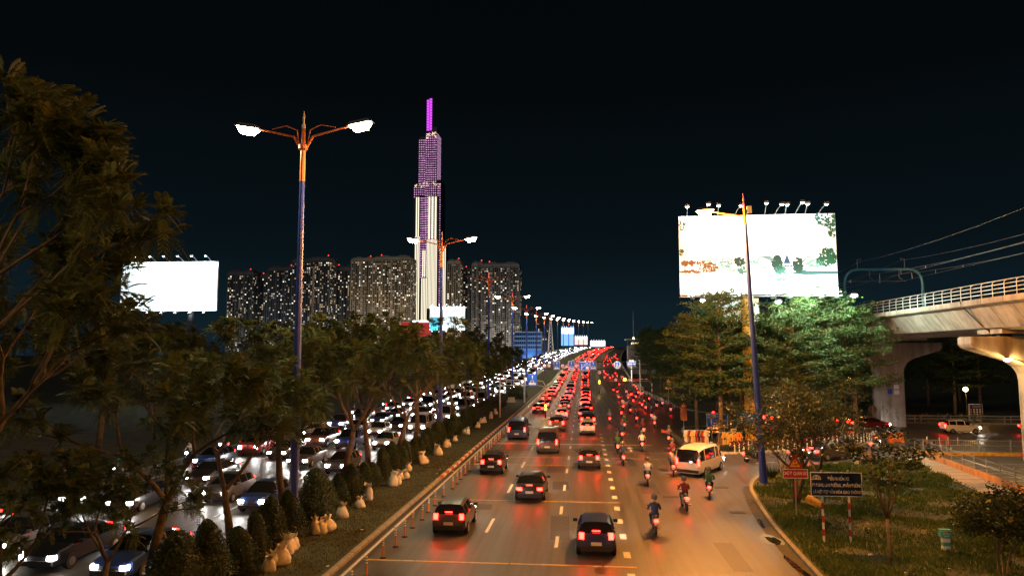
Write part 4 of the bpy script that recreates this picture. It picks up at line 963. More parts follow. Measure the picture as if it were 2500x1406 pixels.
def arc_strip(cx, cz, r, w, a0, a1, n=12):
    for k in range(n):
        p = [a0 + (a1 - a0) * k / n, a0 + (a1 - a0) * (k + 1) / n]
        b.quad(*[(cx + rr * math.cos(a), -0.031, cz + rr * math.sin(a)) for rr, a in ((r, p[0]), (r, p[1]), (r - w, p[1]), (r - w, p[0]))][::-1])
arc_strip(-0.88, 2.86, 0.20, 0.02, 0, math.pi); arc_strip(-0.88, 2.86, 0.15, 0.015, 0.2, math.pi - 0.2)
b.box((-0.88, -0.03, 2.85), (0.4, 0.006, 0.02))
for x in (-0.98, -0.93, -0.83, -0.78): b.box((x, -0.03, 2.91), (0.018, 0.006, 0.1))
arc_strip(-0.88, 2.99, 0.035, 0.035, 0, 6.28, 10); b.box((-0.88, -0.03, 2.9), (0.06, 0.006, 0.06)); b.build('emblem', LETTER, t)
# red watch-out plate with yellow triangle
t = thing('road_sign', 'red warning plate with a yellow triangle sign on top', 'sign', (11.31, 40.5, 0.1))
b = MB(); b.box((0, 0, 2.2), (1.30, 0.03, 0.48)); b.build('board', SIGN_RED, t); frame_rect(t, 1.31, 0.49, 2.2, WHITE, 0.025, -0.02)
text('CHÚ Ý  QUAN SÁT', 0.235, LETTER, t, (0, -0.022, 2.21), 0.64, bold=0.012)
s = tri_sign(t, 0.82, 2.48, -0.01); text('ĐI', 0.13, BLACK, t, (0, -0.02, 2.82), 0.8); text('CHẬM', 0.13, BLACK, t, (0, -0.02, 2.68), 0.85)
b = MB(); b.lathe([(0.04, 0), (0.04, 2.6)], (0, 0.05, 0), 8); b.build('post', STEEL, t)
for k in range(3): b = MB(); b.lathe([(0.05, 0.95 + 0.33 * k), (0.05, 1.13 + 0.33 * k)], (0, 0.05, 0), 8); b.build('red_band', mat('bright_red_tape', (0.75, 0.06, 0.02), 0.5), t)
# blue direction sign
t = thing('road_sign', 'blue direction sign with white arrows beside the clothes stall', 'sign', (13.45, 75.0, 0.14))
b = MB(); b.box((0, 0, 1.85), (2.1, 0.05, 1.38)); b.build('board', SIGN_BLUE, t); frame_rect(t, 2.12, 1.40, 1.85, WHITE, 0.04)
for x in (-0.55, 0.7): b = MB(); b.tube([(x, 0.06, 0), (x, 0.06, 2.6)], 0.045, 8); b.build('post', STEEL, t)
text('NÚT GIAO', 0.17, LETTER, t, (-0.62, -0.03, 2.38), 0.72); text('HÀNG XANH', 0.17, LETTER, t, (-0.60, -0.03, 2.17), 0.72)
text('ĐƯỜNG: NGUYỄN VĂN HƯỞNG', 0.135, LETTER, t, (0.32, -0.03, 1.90), 0.62); text('ĐƯỜNG: QUỐC HƯƠNG', 0.135, LETTER, t, (0.12, -0.03, 1.62), 0.62)
b = MB(); b.plate([(-0.64, 1.22), (-0.54, 1.22), (-0.54, 1.95), (-0.48, 1.95), (-0.59, 2.08), (-0.70, 1.95), (-0.64, 1.95)], -0.034, -0.028); b.plate([(-0.53, 1.32), (0.15, 1.32), (0.15, 1.26), (0.3, 1.365), (0.15, 1.47), (0.15, 1.41), (-0.53, 1.41)], -0.034, -0.028); b.build('arrows', LETTER, t)
# no right turn + triangle + text plate
t = thing('road_sign', 'round no right turn sign above a yellow triangle and red text plate', 'sign', (10.8, 80, 0.0))
disc(t, 0.36, 4.0, 0, -0.02, SIGN_RED, 'red_ring'); disc(t, 0.27, 4.0, 0, -0.03, REFL, 'white_face')
b = MB(); b.plate([(-0.12, 3.85), (-0.06, 3.85), (-0.06, 4.06), (0.06, 4.06), (0.06, 4.0), (0.16, 4.09), (0.06, 4.18), (0.06, 4.12), (-0.12, 4.12)], -0.04, -0.034); b.build('arrow', BLACK, t)
b = MB(); b.box((0, -0.042, 4.0), (0.52, 0.006, 0.045), rot=Euler((0, R(45), 0))); b.build('slash', SIGN_RED, t)
tri_sign(t, 0.72, 2.95, -0.02); b = MB(); b.box((0, -0.03, 3.2), (0.05, 0.01, 0.2)); b.build('exclamation', BLACK, t)
b = MB(); b.box((0, -0.01, 2.2), (0.68, 0.03, 1.3)); b.build('text_plate', mat('rust_red_plate', (0.36, 0.07, 0.03), 0.5, var=0.3), t)
b = MB(); q = random.Random(2)
for k in range(7):
    x = -0.27
    while x < 0.24:
        w = q.uniform(0.05, 0.14); b.box((x + w / 2, -0.028, 2.72 - 0.165 * k), (w, 0.006, 0.06)); x += w + 0.05
b.build('faded_lettering', mat('faded_cream', (0.60, 0.30, 0.14), 0.6), t)
b = MB(); b.tube([(0, 0.05, 0), (0, 0.05, 4.2)], 0.045, 8); b.build('post', STEEL, t)
# twin warning triangles up the verge
t = thing('road_sign', 'two stacked warning triangles on a pole at the dark verge', 'sign', (15.6, 135.5, 0.12))
tri_sign(t, 0.9, 3.35, 0); tri_sign(t, 1.1, 2.55, 0); b = MB(); b.box((0, 0, 2.35), (1.2, 0.03, 0.36)); b.build('plate', SIGN_YEL, t)
b = MB(); b.tube([(0, 0.05, 0), (0, 0.05, 4)], 0.06, 8); b.build('post', STEEL, t)
# blue banner tied to the column
t = thing('banner', 'blue advertising banner with an orange round logo at the column', 'banner', (16.2, 73.2, 1.95))
b = MB(); nx = 12
for k in range(nx):
    u0 = -1.15 + 2.3 * k / nx; u1 = -1.15 + 2.3 * (k + 1) / nx; y0 = 0.05 * math.sin(k * 1.1); y1 = 0.05 * math.sin((k + 1) * 1.1)
    b.quad((u0, y0, 0), (u1, y1, 0), (u1, y1, 0.98), (u0, y0, 1.0))
b.build('cloth', mat('banner_blue', (0.03, 0.16, 0.55), 0.6, var=0.35, scale=1.5), t)
disc(t, 0.2, 0.5, -0.82, -0.08, SIGN_YEL, 'round_logo'); disc(t, 0.11, 0.5, -0.82, -0.09, SIGN_BLUE, 'logo_core')
text('XANH', 0.24, SIGN_YEL, t, (-0.28, -0.09, 0.42), 0.75, bold=0.012); b = MB(); b.box((-0.3, -0.08, 0.62), (0.5, 0.01, 0.07)); b.build('small_lettering', LETTER, t)
for x in (-1.1, 1.1): b = MB(); b.tube([(x, 0.1, -1.85), (x, 0.1, 1.1)], 0.03, 6); b.build('pole', STEEL, t)
t = thing('banner', 'pale blue shade sheet hung between trees beyond the banner', 'banner', (20.6, 79, 2.2))
b = MB(); b.quad((-1.6, 0, 0), (1.2, 0.3, 0.2), (1.3, 0.5, 1.1), (-1.0, 0.2, 0.9)); b.build('cloth', mat('pale_blue_sheet', (0.18, 0.40, 0.55), 0.6, var=0.3), t)
for x in (-1.0, 1.25): b = MB(); b.tube([(x, 0.35, -2.1), (x, 0.35, 1.0)], 0.03, 6); b.build('pole', STEEL, t)
# white plate on a short post, and the poster board
t = thing('notice_plate', 'small white notice plate on a post right of the direction sign', 'sign', (14.75, 73.5, 0.14))
b = MB(); b.box((0, 0, 1.05), (0.55, 0.03, 0.35)); b.build('board', WHITE, t); b = MB(); b.tube([(0, 0.04, 0), (0, 0.04, 1.2)], 0.03, 6); b.build('post', STEEL, t)
b = MB(); b.box((0, -0.018, 1.1), (0.42, 0.006, 0.05)); b.box((0, -0.018, 1.0), (0.36, 0.006, 0.05)); b.build('faded_lettering', DARK, t)
t = thing('poster_board', 'upright dark purple poster board with rows of white discs', 'poster', (50.7, 99.2, 0.12))
b = MB(); b.box((0, 0.03, 1.05), (1.75, 0.08, 2.2)); b.build('frame', WHITE, t); b = MB(); b.box((0.05, -0.02, 1.15), (1.5, 0.02, 1.85)); b.build('poster', mat('poster_purple', (0.045, 0.03, 0.12), 0.4), t)
for i in range(4):
    for j in range(4): disc(t, 0.12 if i else 0.07, 1.45 - 0.3 * j, -0.58 + 0.37 * i, -0.045, LETTER, 'white_disc', 12)
b = MB(); b.box((0.1, -0.04, 1.9), (1.15, 0.01, 0.09)); b.box((0.1, -0.04, 1.74), (1.0, 0.01, 0.08)); b.box((0.1, -0.04, 0.3), (1.3, 0.01, 0.12)); b.build('faded_lettering', mat('poster_text', (0.45, 0.45, 0.6), 0.5), t)
t = thing('road_sign', 'plain round sign seen from behind on a pole before the far pier', 'sign', (33.6, 88.0, 0))
disc(t, 0.5, 2.3, 0, 0, mat('sign_back', (0.22, 0.17, 0.11), 0.5, 0.3), 'disc'); b = MB(); b.tube([(0, -0.05, 0), (0, -0.05, 2.7)], 0.06, 8); b.build('post', RAILM, t)

# gantry over the road
def car_icon(parent, cx, z, w, m, front=True):
    b = MB(); h = w * 0.62
    if front: b.plate([(cx - w / 2, z), (cx - w * 0.36, z), (cx - w * 0.36, z + h * 0.1), (cx + w * 0.36, z + h * 0.1), (cx + w * 0.36, z), (cx + w / 2, z), (cx + w / 2, z + h * 0.55), (cx + w * 0.36, z + h), (cx - w * 0.36, z + h), (cx - w / 2, z + h * 0.55)], -0.075, -0.06)
    else: b.plate([(cx - w / 2, z), (cx + w / 2, z), (cx + w / 2, z + h * 0.42), (cx + w * 0.28, z + h * 0.5), (cx + w * 0.12, z + h), (cx - w * 0.22, z + h), (cx - w * 0.36, z + h * 0.5), (cx - w / 2, z + h * 0.4)], -0.075, -0.06)
    b.build('car_symbol', m, parent)
    b = MB()
    if front: b.plate([(cx - w * 0.32, z + h * 0.55), (cx + w * 0.32, z + h * 0.55), (cx + w * 0.26, z + h * 0.88), (cx - w * 0.26, z + h * 0.88)], -0.082, -0.076)
    else: b.plate([(cx - w * 0.24, z + h * 0.55), (cx + w * 0.18, z + h * 0.55), (cx + w * 0.08, z + h * 0.9), (cx - w * 0.17, z + h * 0.9)], -0.082, -0.076)
    b.build('car_window_symbol', SIGN_BLUE, parent)
def up_arrow(parent, cx, z0, z1, w, m):
    b = MB(); zz = z1 - w * 1.1; b.plate([(cx - w * 0.22, z0), (cx + w * 0.22, z0), (cx + w * 0.22, zz), (cx + w / 2, zz), (cx, z1), (cx - w / 2, zz), (cx - w * 0.22, zz)], -0.075, -0.06); b.build('arrow_symbol', m, parent)
SIGNW = mat('reflective_sign_white', (0.85, 0.86, 0.86), 0.4, var=0.03)
GB = mat('gantry_sign_blue', (0.015, 0.13, 0.62), 0.35, var=0.08)
g = thing('sign_gantry', 'steel sign gantry carrying blue lane signs across the highway', 'gantry', (0, 128, 0))
for x in (-10.6, 9.86): b = MB(); b.tube([(x, 0, 0), (x, 0, 7.75)], 0.15, 10); b.build('post', STEEL, g)
for z in (7.35, 6.1): b = MB(); b.tube([(-10.6, 0, z), (9.86, 0, z)], 0.09, 8); b.build('beam', DARK, g)
for k in range(11): x = -10.2 + 1.95 * k; b = MB(); b.tube([(x, 0, 6.1), (x + 0.97, 0, 7.35), (x + 1.9, 0, 6.1)], 0.03, 5); b.build('brace', DARK, g)
def gpanel(x0, x1, z0, z1, m=GB):
    b = MB(); b.box(((x0 + x1) / 2, -0.14, (z0 + z1) / 2), (x1 - x0, 0.05, z1 - z0)); o = b.build('sign_panel', m, g)
    b = MB()
    for s in (-1, 1):
        b.box(((x0 + x1) / 2, -0.17, (z0 + z1) / 2 + s * ((z1 - z0) / 2 - 0.03)), (x1 - x0, 0.01, 0.04)); b.box(((x0 + x1) / 2 + s * ((x1 - x0) / 2 - 0.03), -0.17, (z0 + z1) / 2), (0.04, 0.01, z1 - z0 - 0.08))
    b.build('sign_border', SIGNW, o); return o
for cx in (-4.78, -2.18, 1.68):
    gpanel(cx - 0.55, cx + 0.55, 6.0, 7.5); e = bpy.data.objects.new('sign_symbols', None); COL.objects.link(e); e.parent = g; e.location = (cx, -0.1, 0)
    car_icon(e, 0, 6.12, 0.78, SIGNW, cx > -4); up_arrow(e, 0, 6.9, 7.35, 0.16, SIGNW)
gpanel(-0.95, 1.08, 5.95, 7.5)
e = bpy.data.objects.new('sign_symbols', None); COL.objects.link(e); e.parent = g; e.location = (0, -0.1, 0)
b = MB(); b.plate([(-0.42, 6.05), (-0.30, 6.05), (-0.30, 6.35), (0.25, 6.68), (0.2, 6.76), (-0.30, 6.47), (-0.30, 7.0), (-0.42, 7.0)], -0.075, -0.06); b.box((0.45, -0.07, 6.9), (1.0, 0.015, 0.09)); b.box((0.5, -0.07, 7.14), (0.4, 0.015, 0.08)); b.box((0.6, -0.07, 6.35), (0.5, 0.015, 0.5)); b.box((-0.2, -0.07, 7.36), (1.2, 0.015, 0.08)); b.build('lane_diagram', SIGNW, e)
def no_disc(parent, cx, z, r=0.36, y=-0.2):
    disc(parent, r, z, cx, y, RED, 'red_ring', 18); disc(parent, r * 0.74, z, cx, y - 0.012, SIGNW, 'white_face', 18)
    b = MB(); b.box((cx, y - 0.016, z), (r * 0.55, 0.004, r * 0.35)); b.build('symbol', DARK, parent)
for cx, z in ((-8.6, 6.7), (-7.0, 6.7), (-6.2, 6.7), (-3.75, 6.68), (-1.35, 6.72), (2.75, 5.55)): no_disc(g, cx, z)
b = MB(); b.tube([(2.75, -0.1, 6.1), (2.75, -0.1, 5.5)], 0.03, 6); b.build('hanger', DARK, g)
disc(g, 0.66, 6.85, 5.87, -0.16, SIGNW, 'white_disc', 24); gpanel(5.45, 6.3, 6.35, 7.4)
b = MB(); b.plate([(5.6, 6.45), (5.8, 6.45), (5.9, 6.75), (6.0, 6.45), (6.15, 6.45), (5.97, 7.0), (5.87, 7.3), (5.77, 7.0)], -0.2, -0.18); b.build('person_symbol', SIGNW, g)
gpanel(7.57, 9.13, 6.55, 7.5); b = MB()
for k in range(3): b.box((7.9 + 0.46 * k, -0.18, 6.98), (0.36, 0.02, 0.3))
b.box((8.35, -0.18, 7.3), (1.2, 0.02, 0.08)); b.box((8.35, -0.18, 6.7), (1.2, 0.02, 0.06)); b.build('panel_symbols', SIGNW, g)
for x in (-7.5, -3.4, 0.4, 6.0, 8.4):  # made-up lamps on short arms, added to brighten the gantry signs
    b = MB(); b.tube([(x, 0, 7.35), (x, -1.1, 7.95)], 0.025, 5); b.box((x, -1.15, 7.95), (0.7, 0.12, 0.1)); b.build('added_sign_lamp', DARK, g); light('AREA', 'added_sign_light', g, (x, -1.15, 7.88), 26, (0.9, 0.95, 1.0), 0.3, aim=(x, -0.1, 6.6))
# arched frame with the blue car sign over the left lane, ending in the signal post
a = thing('sign_arch', 'arched steel frame with a blue car sign over the left lane', 'sign frame', (0, 98, 0))
for z, sag in ((5.15, 0.0), (4.5, 0.0)): b = MB(); b.tube([(-11.5, 0, z), (-6.4, 0, z), (-5.6, 0, z - 0.12), (-5.3, 0, z - 0.6), (-5.25, 0, 3.6)], 0.06, 7); b.build('beam', STEEL, a)
for x in (-11.5, -5.25): b = MB(); b.tube([(x, 0, 0.1), (x, 0, 3.7 if x > -6 else 5.3)], 0.11, 8); b.build('post', STEEL if x < -6 else SIGN_RED, a)
for x in (-10.6, -9.6, -8.6, -6.3): b = MB(); b.tube([(x, 0, 4.5), (x, 0, 5.15)], 0.03, 5); b.build('strut', STEEL, a)
b = MB(); b.box((-7.02, -0.12, 5.18), (1.25, 0.05, 1.6)); b.build('sign_panel', GB, a)
e = bpy.data.objects.new('sign_symbols', None); COL.objects.link(e); e.parent = a; e.location = (-7.02, -0.09, 0)
b = MB(); b.tube([(-7.02, 0, 5.9), (-7.02, -0.9, 6.3)], 0.025, 5); b.box((-7.02, -0.95, 6.3), (0.7, 0.12, 0.1)); b.build('added_sign_lamp', DARK, a); light('AREA', 'added_sign_light', a, (-7.02, -0.95, 6.23), 18, (0.9, 0.95, 1.0), 0.3, aim=(-7.02, -0.1, 5.0))  # this lamp is likewise added, to light the blue car sign
car_icon(e, 0, 4.55, 0.98, SIGNW, False); up_arrow(e, 0, 5.35, 5.85, 0.16, SIGNW)
b = MB(); b.box((-5.3, -0.12, 3.22), (0.95, 0.04, 0.36)); b.build('red_plate', SIGN_RED, a); b = MB(); 
for k in range(5): b.box((-5.62 + 0.16 * k, -0.145, 3.22), (0.1, 0.01, 0.14))
b.build('faded_lettering', LETTER, a)
AMB = glow('amber_signal', (1.0, 0.55, 0.04), 9.0)
def signal(label, x, y, zs, h):
    t = thing('traffic_signal', label, 'traffic light', (x, y, 0.05)); b = MB(); b.tube([(0, 0, 0), (0, 0, h)], 0.08, 8); b.build('post', DARK, t)
    b = MB(); b.box((0, -0.12, (zs[0] + zs[-1]) / 2), (0.42, 0.24, abs(zs[-1] - zs[0]) + 0.5)); b.build('signal_box', DARK, t)
    for z in zs: disc(t, 0.16, z, 0, -0.27, AMB, 'lit_lens', 14, 0.03)
    light('POINT', 'signal_light', t, (0, -0.6, zs[0]), 45, (1.0, 0.5, 0.05), 0.12)
    return t
signal('amber flashing signal on the small island below the arch', -5.2, 97.6, (1.75, 1.3), 2.3)
signal('amber flashing signal on the gore between the roads', 3.4, 160, (2.75, 2.35), 3.2)
t = thing('traffic_island', 'small kerbed island at the foot of the arch', 'traffic island', (-5.1, 96.5, 0)); b = MB(); b.prism([(-0.45, -3), (0.45, -3), (0.5, 2.5), (0, 3.4), (-0.5, 2.5)], -0.05, 0.14); b.build('kerb_ring', KERB_W, t)
# striped arm over the motorbike lanes
t = thing('signal_arm', 'red and white striped arm with round signs over the motorbike lanes', 'sign frame', (13.1, 141, 0.0))
for k in range(6): b = MB(); b.lathe([(0.09, 0.52 * k), (0.09, 0.52 * (k + 1))], n=8); b.build('post_band', REFL if k % 2 else SIGN_RED, t)
for z in (3.95, 3.55): b = MB(); b.tube([(0, 0, 3.1), (-0.15, 0, z - 0.4), (-0.6, 0, z), (-8.2, 0, z)], 0.05, 6); b.build('arm', SIGN_RED if z > 3.8 else STEEL, t)
no_disc(t, -6.9, 3.8); no_disc(t, -4.3, 3.8)
disc(t, 0.3, 3.85, -5.2, -0.2, AMB, 'lit_lens', 16, 0.04); b = MB(); b.box((-5.2, -0.05, 3.8), (0.7, 0.2, 0.9)); b.build('signal_box', DARK, t)
b = MB(); b.box((-3.2, -0.1, 3.78), (1.25, 0.04, 0.5)); b.build('red_plate', SIGN_RED, t)
for k in range(2): b = MB(); b.box((-2.0 + 0.9 * k, -0.07, 3.95), (0.5, 0.06, 0.12)); b.build('white_stripe', REFL, t)
b = MB(); b.box((0, 0, 5.6), (1.3, 0.3, 1.6)); b.lathe([(0.12, -0.5), (0.12, 4.9)], n=8); tag(b.build('light_box_sign', glow('sign_box_light', (1.0, 0.86, 0.6), 1.6), None, road(14.0, 215)), 'small pale lit box sign beside the climbing road', 'sign')
# guard rail, bench boards at the far side of the side street
for k in range(6):
    x = 39 + 3.6 * k; t = thing('guard_rail', 'grey guard rail section beyond the side street, %s from the left' % nth(k), 'guard rail', (x, 96.9, 0.1), R(-2 + 2 * (k % 3)), 'guard rails beyond the side street')
    for z in (0.45, 0.8): b = MB(); b.box((1.7, 0, z), (3.4, 0.06, 0.16)); b.build('rail', STEEL, t)
    for q in (0.3, 3.1): b = MB(); b.box((q, 0.06, 0.4), (0.1, 0.1, 0.9)); b.build('post', STEEL, t)

# ================================================================== CLOTHES STALL
FABR = [mat('cloth_' + n, c, 0.85, var=0.2, scale=7) for n, c in (('white', (0.60, 0.55, 0.48)), ('yellow', (0.62, 0.40, 0.10)), ('grey', (0.22, 0.20, 0.20)), ('maroon', (0.20, 0.03, 0.03)), ('black', (0.02, 0.02, 0.025)), ('red', (0.42, 0.05, 0.035)), ('orange', (0.60, 0.20, 0.03)), ('brown', (0.16, 0.09, 0.05)))]
CN = ('white', 'yellow', 'grey', 'maroon', 'black', 'red', 'orange', 'brown')
def shirt_mesh(seed, long=1.0):
    q = random.Random(seed); b = MB(); out = [(-0.10, 0), (-0.22, -0.04), (-0.46, -0.42), (-0.34, -0.50), (-0.23, -0.30), (-0.25, -0.80 * long), (0.25, -0.80 * long), (0.23, -0.30), (0.34, -0.50), (0.46, -0.42), (0.22, -0.04), (0.10, 0), (0, -0.06)]
    out = [(x * 0.9, z * 1.05) for x, z in out]
    b.plate(out, -0.035 + q.uniform(-0.01, 0.01), 0.035); return b
def rack(label, x0, x1, y, zt):
    t = thing('clothes_rack', label, 'clothes rack', ((x0 + x1) / 2, y, 0)); w = (x1 - x0) / 2
    b = MB(); b.tube([(-w, 0, zt), (w, 0, zt)], 0.025, 6); b.build('rail', STEEL, t)
    for s in (-1, 1):
        b = MB(); b.tube([(s * w, 0, 0.03), (s * w, 0, zt)], 0.025, 6); b.build('upright', STEEL, t); b = MB(); b.tube([(s * w, -0.35, 0.03), (s * w, 0.35, 0.03)], 0.025, 6); b.build('foot', STEEL, t)
    return t
rack('long clothes rail at the left of the roadside stall', 8.9, 11.0, 66.0, 1.95); rack('short clothes rail at the right of the roadside stall', 12.0, 14.1, 66.6, 1.75)
seq = [0, 0, 2, 3, 1, 1, 0, 3, 5, 4, 2, 3, 5, 0]; cnt = {}
for k, ci in enumerate(seq):
    n = cnt.get(ci, 0); cnt[ci] = n + 1; b = shirt_mesh(k, 1.25 if k % 3 else 1.1); o = b.build('hanging_shirt', FABR[ci], None, (9.05 + 0.14 * k, 66.0, 1.93), rotz=R(rng.uniform(35, 60)))
    tag(o, '%s shirt on the long clothes rail, %s shirt from the left' % (CN[ci], nth(k)), 'shirt', 'shirts on the stall rails')
for k, (ci, x) in enumerate(((7, 12.2), (1, 12.55), (1, 12.95), (1, 13.35), (6, 13.8))):
    o = shirt_mesh(30 + k, 1.3).build('hanging_shirt', FABR[ci], None, (x, 66.6, 1.73), rotz=R(rng.uniform(10, 40)))
    tag(o, '%s shirt on the short clothes rail, %s shirt from the left' % (CN[ci], nth(k)), 'shirt', 'shirts on the stall rails')
t = thing('stall_table', 'low stall table heaped with cloth under the hats', 'stall table', (11.55, 66.2, 0)); b = MB(); b.box((0, 0, 0.75), (0.9, 0.6, 0.05)); b.build('top', FABR[7], t)
for sx in (-0.4, 0.4):
    for sy in (-0.25, 0.25): b = MB(); b.box((sx, sy, 0.37), (0.05, 0.05, 0.73)); b.build('leg', STEEL, t)
t2 = thing('hat_rack', 'wire hat rack with two tiers above the stall table', 'rack', (11.5, 66.25, 0.775))
for z in (0.95, 1.28): b = MB(); b.box((0, 0, z), (1.3, 0.3, 0.02)); b.build('tier', STEEL, t2)
for s in (-0.62, 0.62): b = MB(); b.tube([(s * 0.6, 0, 0), (s, 0, 1.3)], 0.02, 6); b.build('upright', STEEL, t2)
hm = MB(); hm.lathe([(0.16, 0.0), (0.155, 0.02), (0.115, 0.03), (0.105, 0.12), (0.06, 0.17), (0.005, 0.18)], n=12)
for k in range(9):
    x = -0.5 + 0.25 * (k % 5) + (0.12 if k > 4 else 0); z = 1.29 if k < 5 else 0.96
    o = hm.build('sun_hat', [FABR[1], FABR[6], FABR[0]][k % 3], None, (11.5 + x, 66.2, 0.775 + z), smooth=True); tag(o, '%s sun hat on the %s tier of the stall rack, %s from the left' % (('yellow', 'orange', 'white')[k % 3], 'upper' if k < 5 else 'lower', nth(k if k < 5 else k - 5)), 'hat', 'hats on the stall')
b = MB(); n = 10; tip = Vector((0.9, 0, -0.5)); 
t = thing('folded_parasol', 'dark half folded parasol with a red edge leaning left of the stall', 'parasol', (8.3, 66.8, 0.0))
b = MB(); b.tube([(1.0, 0, 0.03), (-0.6, 0.1, 1.75)], 0.02, 6); b.build('shaft', STEEL, t)
ax = Vector((-1.6, 0.1, 1.72)).normalized(); b = MB(); b.tube([Vector((0.45, 0, 0.62)), Vector((-0.1, 0.03, 1.21)), Vector((-0.62, 0.1, 1.77))], [0.40, 0.30, 0.03], 9); b.build('canopy', FABR[4], t)
b = MB(); b.tube([Vector((-0.45, 0.08, 1.60)), Vector((-1.3, 0.1, 1.72))], [0.04, 0.16], 7); b.build('red_flap', FABR[5], t)
b = MB()
q = random.Random(4)
for k, (x, y) in enumerate(((37.0, 65.0), (37.9, 65.2), (38.6, 64.9))):
    b = MB()
    for _ in range(7): b.box((q.uniform(-0.35, 0.35), q.uniform(-0.2, 0.2), 0.12 + q.uniform(0, 0.18)), (q.uniform(0.2, 0.4), q.uniform(0.2, 0.3), q.uniform(0.15, 0.3)), q.uniform(0, 3), mi=q.choice((0, 1)))
    tag(b.build('rubbish_heap', [FABR[0], FABR[5]], None, (x, y, 0)), 'small heap of white and red rubbish by the pier, %s from the left' % nth(k), 'rubbish')

# ================================================================== VEGETATION
LEAF_F = leaf_mat('feather_leaf', (0.034, 0.052, 0.014), (0.080, 0.096, 0.026))
LEAF_B = leaf_mat('tier_leaf', (0.040, 0.075, 0.022), (0.085, 0.120, 0.035))
LEAF_D = leaf_mat('dark_leaf', (0.014, 0.026, 0.010), (0.034, 0.048, 0.018), 0.45)
LEAF_H = leaf_mat('hedge_leaf', (0.020, 0.036, 0.012), (0.045, 0.060, 0.020), 0.4)
GRASS = leaf_mat('grass_blade', (0.040, 0.078, 0.014), (0.085, 0.112, 0.026), 0.7)
def rvec(r): return Vector((r.gauss(0, 1), r.gauss(0, 1), r.gauss(0, 1))).normalized()
def frond(b, p, d, L, r, pairs=6, w=0.046):
    d = d.normalized(); side = d.cross(Vector((0, 0, 1)))
    if side.length < 0.1: side = Vector((1, 0, 0))
    side.normalize(); dr = Vector((0, 0, -1))
    for k in range(1, pairs + 1):
        u = k / pairs; q = p + d * L * u + dr * L * 0.35 * u * u; l = L * 0.42 * (1 - 0.55 * abs(u - 0.45))
        for s in (-1, 1):
            e = q + (side * s * 0.85 + d * 0.55 + dr * 0.25).normalized() * l; m = (q + e) / 2; wv = d * w * (L / 0.5)
            b.quad(q, m - wv, e, m + wv)
    q = p + d * L * 0.5 + dr * 0.09 * L
    e = p + d * L + dr * L * 0.4; m = (p + e) / 2; b.quad(p, m + side * 0.012, e, m - side * 0.012)
def leafquad(b, c, n, s, r):
    t = n.cross(rvec(r)); 
    if t.length < 0.05: t = Vector((1, 0, 0))
    t.normalize(); u = n.cross(t); l = s * r.uniform(0.7, 1.25); w = l * 0.42
    b.quad(c - t * l * 0.5, c + u * w * 0.5 - t * 0.05 * l, c + t * l * 0.5, c - u * w * 0.5 - t * 0.05 * l)
def grow(tb, p, d, L, rad, depth, tips, r, spread, upb, mids):
    pts = [p]; q = p.copy(); dd = d.copy(); n = 3
    for k in range(n):
        dd = (dd + rvec(r) * 0.16 + Vector((0, 0, upb))).normalized(); q = q + dd * L / n; pts.append(q.copy())
    e = rad * 0.68; tb.tube(pts, [rad + (e - rad) * k / n for k in range(n + 1)], 6 if rad > 0.05 else 4, cap=False)
    if depth <= 1: mids += [(pts[1], dd), (pts[2], dd)]
    if depth == 0: tips.append((q, dd)); return
    m = 2 if r.random() < 0.55 else 3; a0 = r.uniform(0, 6.28)
    for k in range(m):
        side = dd.cross(Vector((0.3, 0.2, 1))).normalized(); side.rotate(Matrix.Rotation(a0 + 6.28 * k / m + r.uniform(-0.4, 0.4), 3, dd)); ang = spread * r.uniform(0.7, 1.25)
        nd = (dd * math.cos(ang) + side * math.sin(ang)).normalized()
        grow(tb, q, nd, L * r.uniform(0.66, 0.86), e * 0.9, depth - 1, tips, r, spread, upb, mids)
def feather_tree(seed, h=3.6, L=2.3, depth=4, rad=0.17, spread=0.55, upb=0.03, fr=9, FL=0.62, lean=(0, 0), pairs=6, midn=3, pw=0.04):
    r = random.Random(seed); tb = MB(); lb = MB(); tips = []; mids = []
    p = Vector((0, 0, -0.2)); q = Vector((lean[0] * 0.5 + r.uniform(-.15, .15), lean[1] * .5, h * 0.5)); t = Vector((lean[0], lean[1], h))
    tb.tube([p, q, t], [rad * 1.25, rad, rad * 0.85], 8)
    m = 3; a0 = r.uniform(0, 6)
    for k in range(m):
        a = a0 + 6.28 * k / m + r.uniform(-0.4, 0.4); d = Vector((math.cos(a) * 0.62, math.sin(a) * 0.62, 0.8)).normalized()
        grow(tb, t, d, L, rad * 0.62, depth - 1, tips, r, spread, upb, mids)
    for c, d in tips:
        for _ in range(fr):
            v = (d * 0.6 + rvec(r) + Vector((0, 0, 0.15))).normalized(); frond(lb, c + rvec(r) * 0.12, v, FL * r.uniform(0.7, 1.2), r, pairs, pw)
    for c, d in mids:
        for _ in range(midn): frond(lb, c, (rvec(r) + Vector((0, 0, 0.1))).normalized(), FL * r.uniform(0.6, 1.0), r, pairs, pw)
    return tb, lb
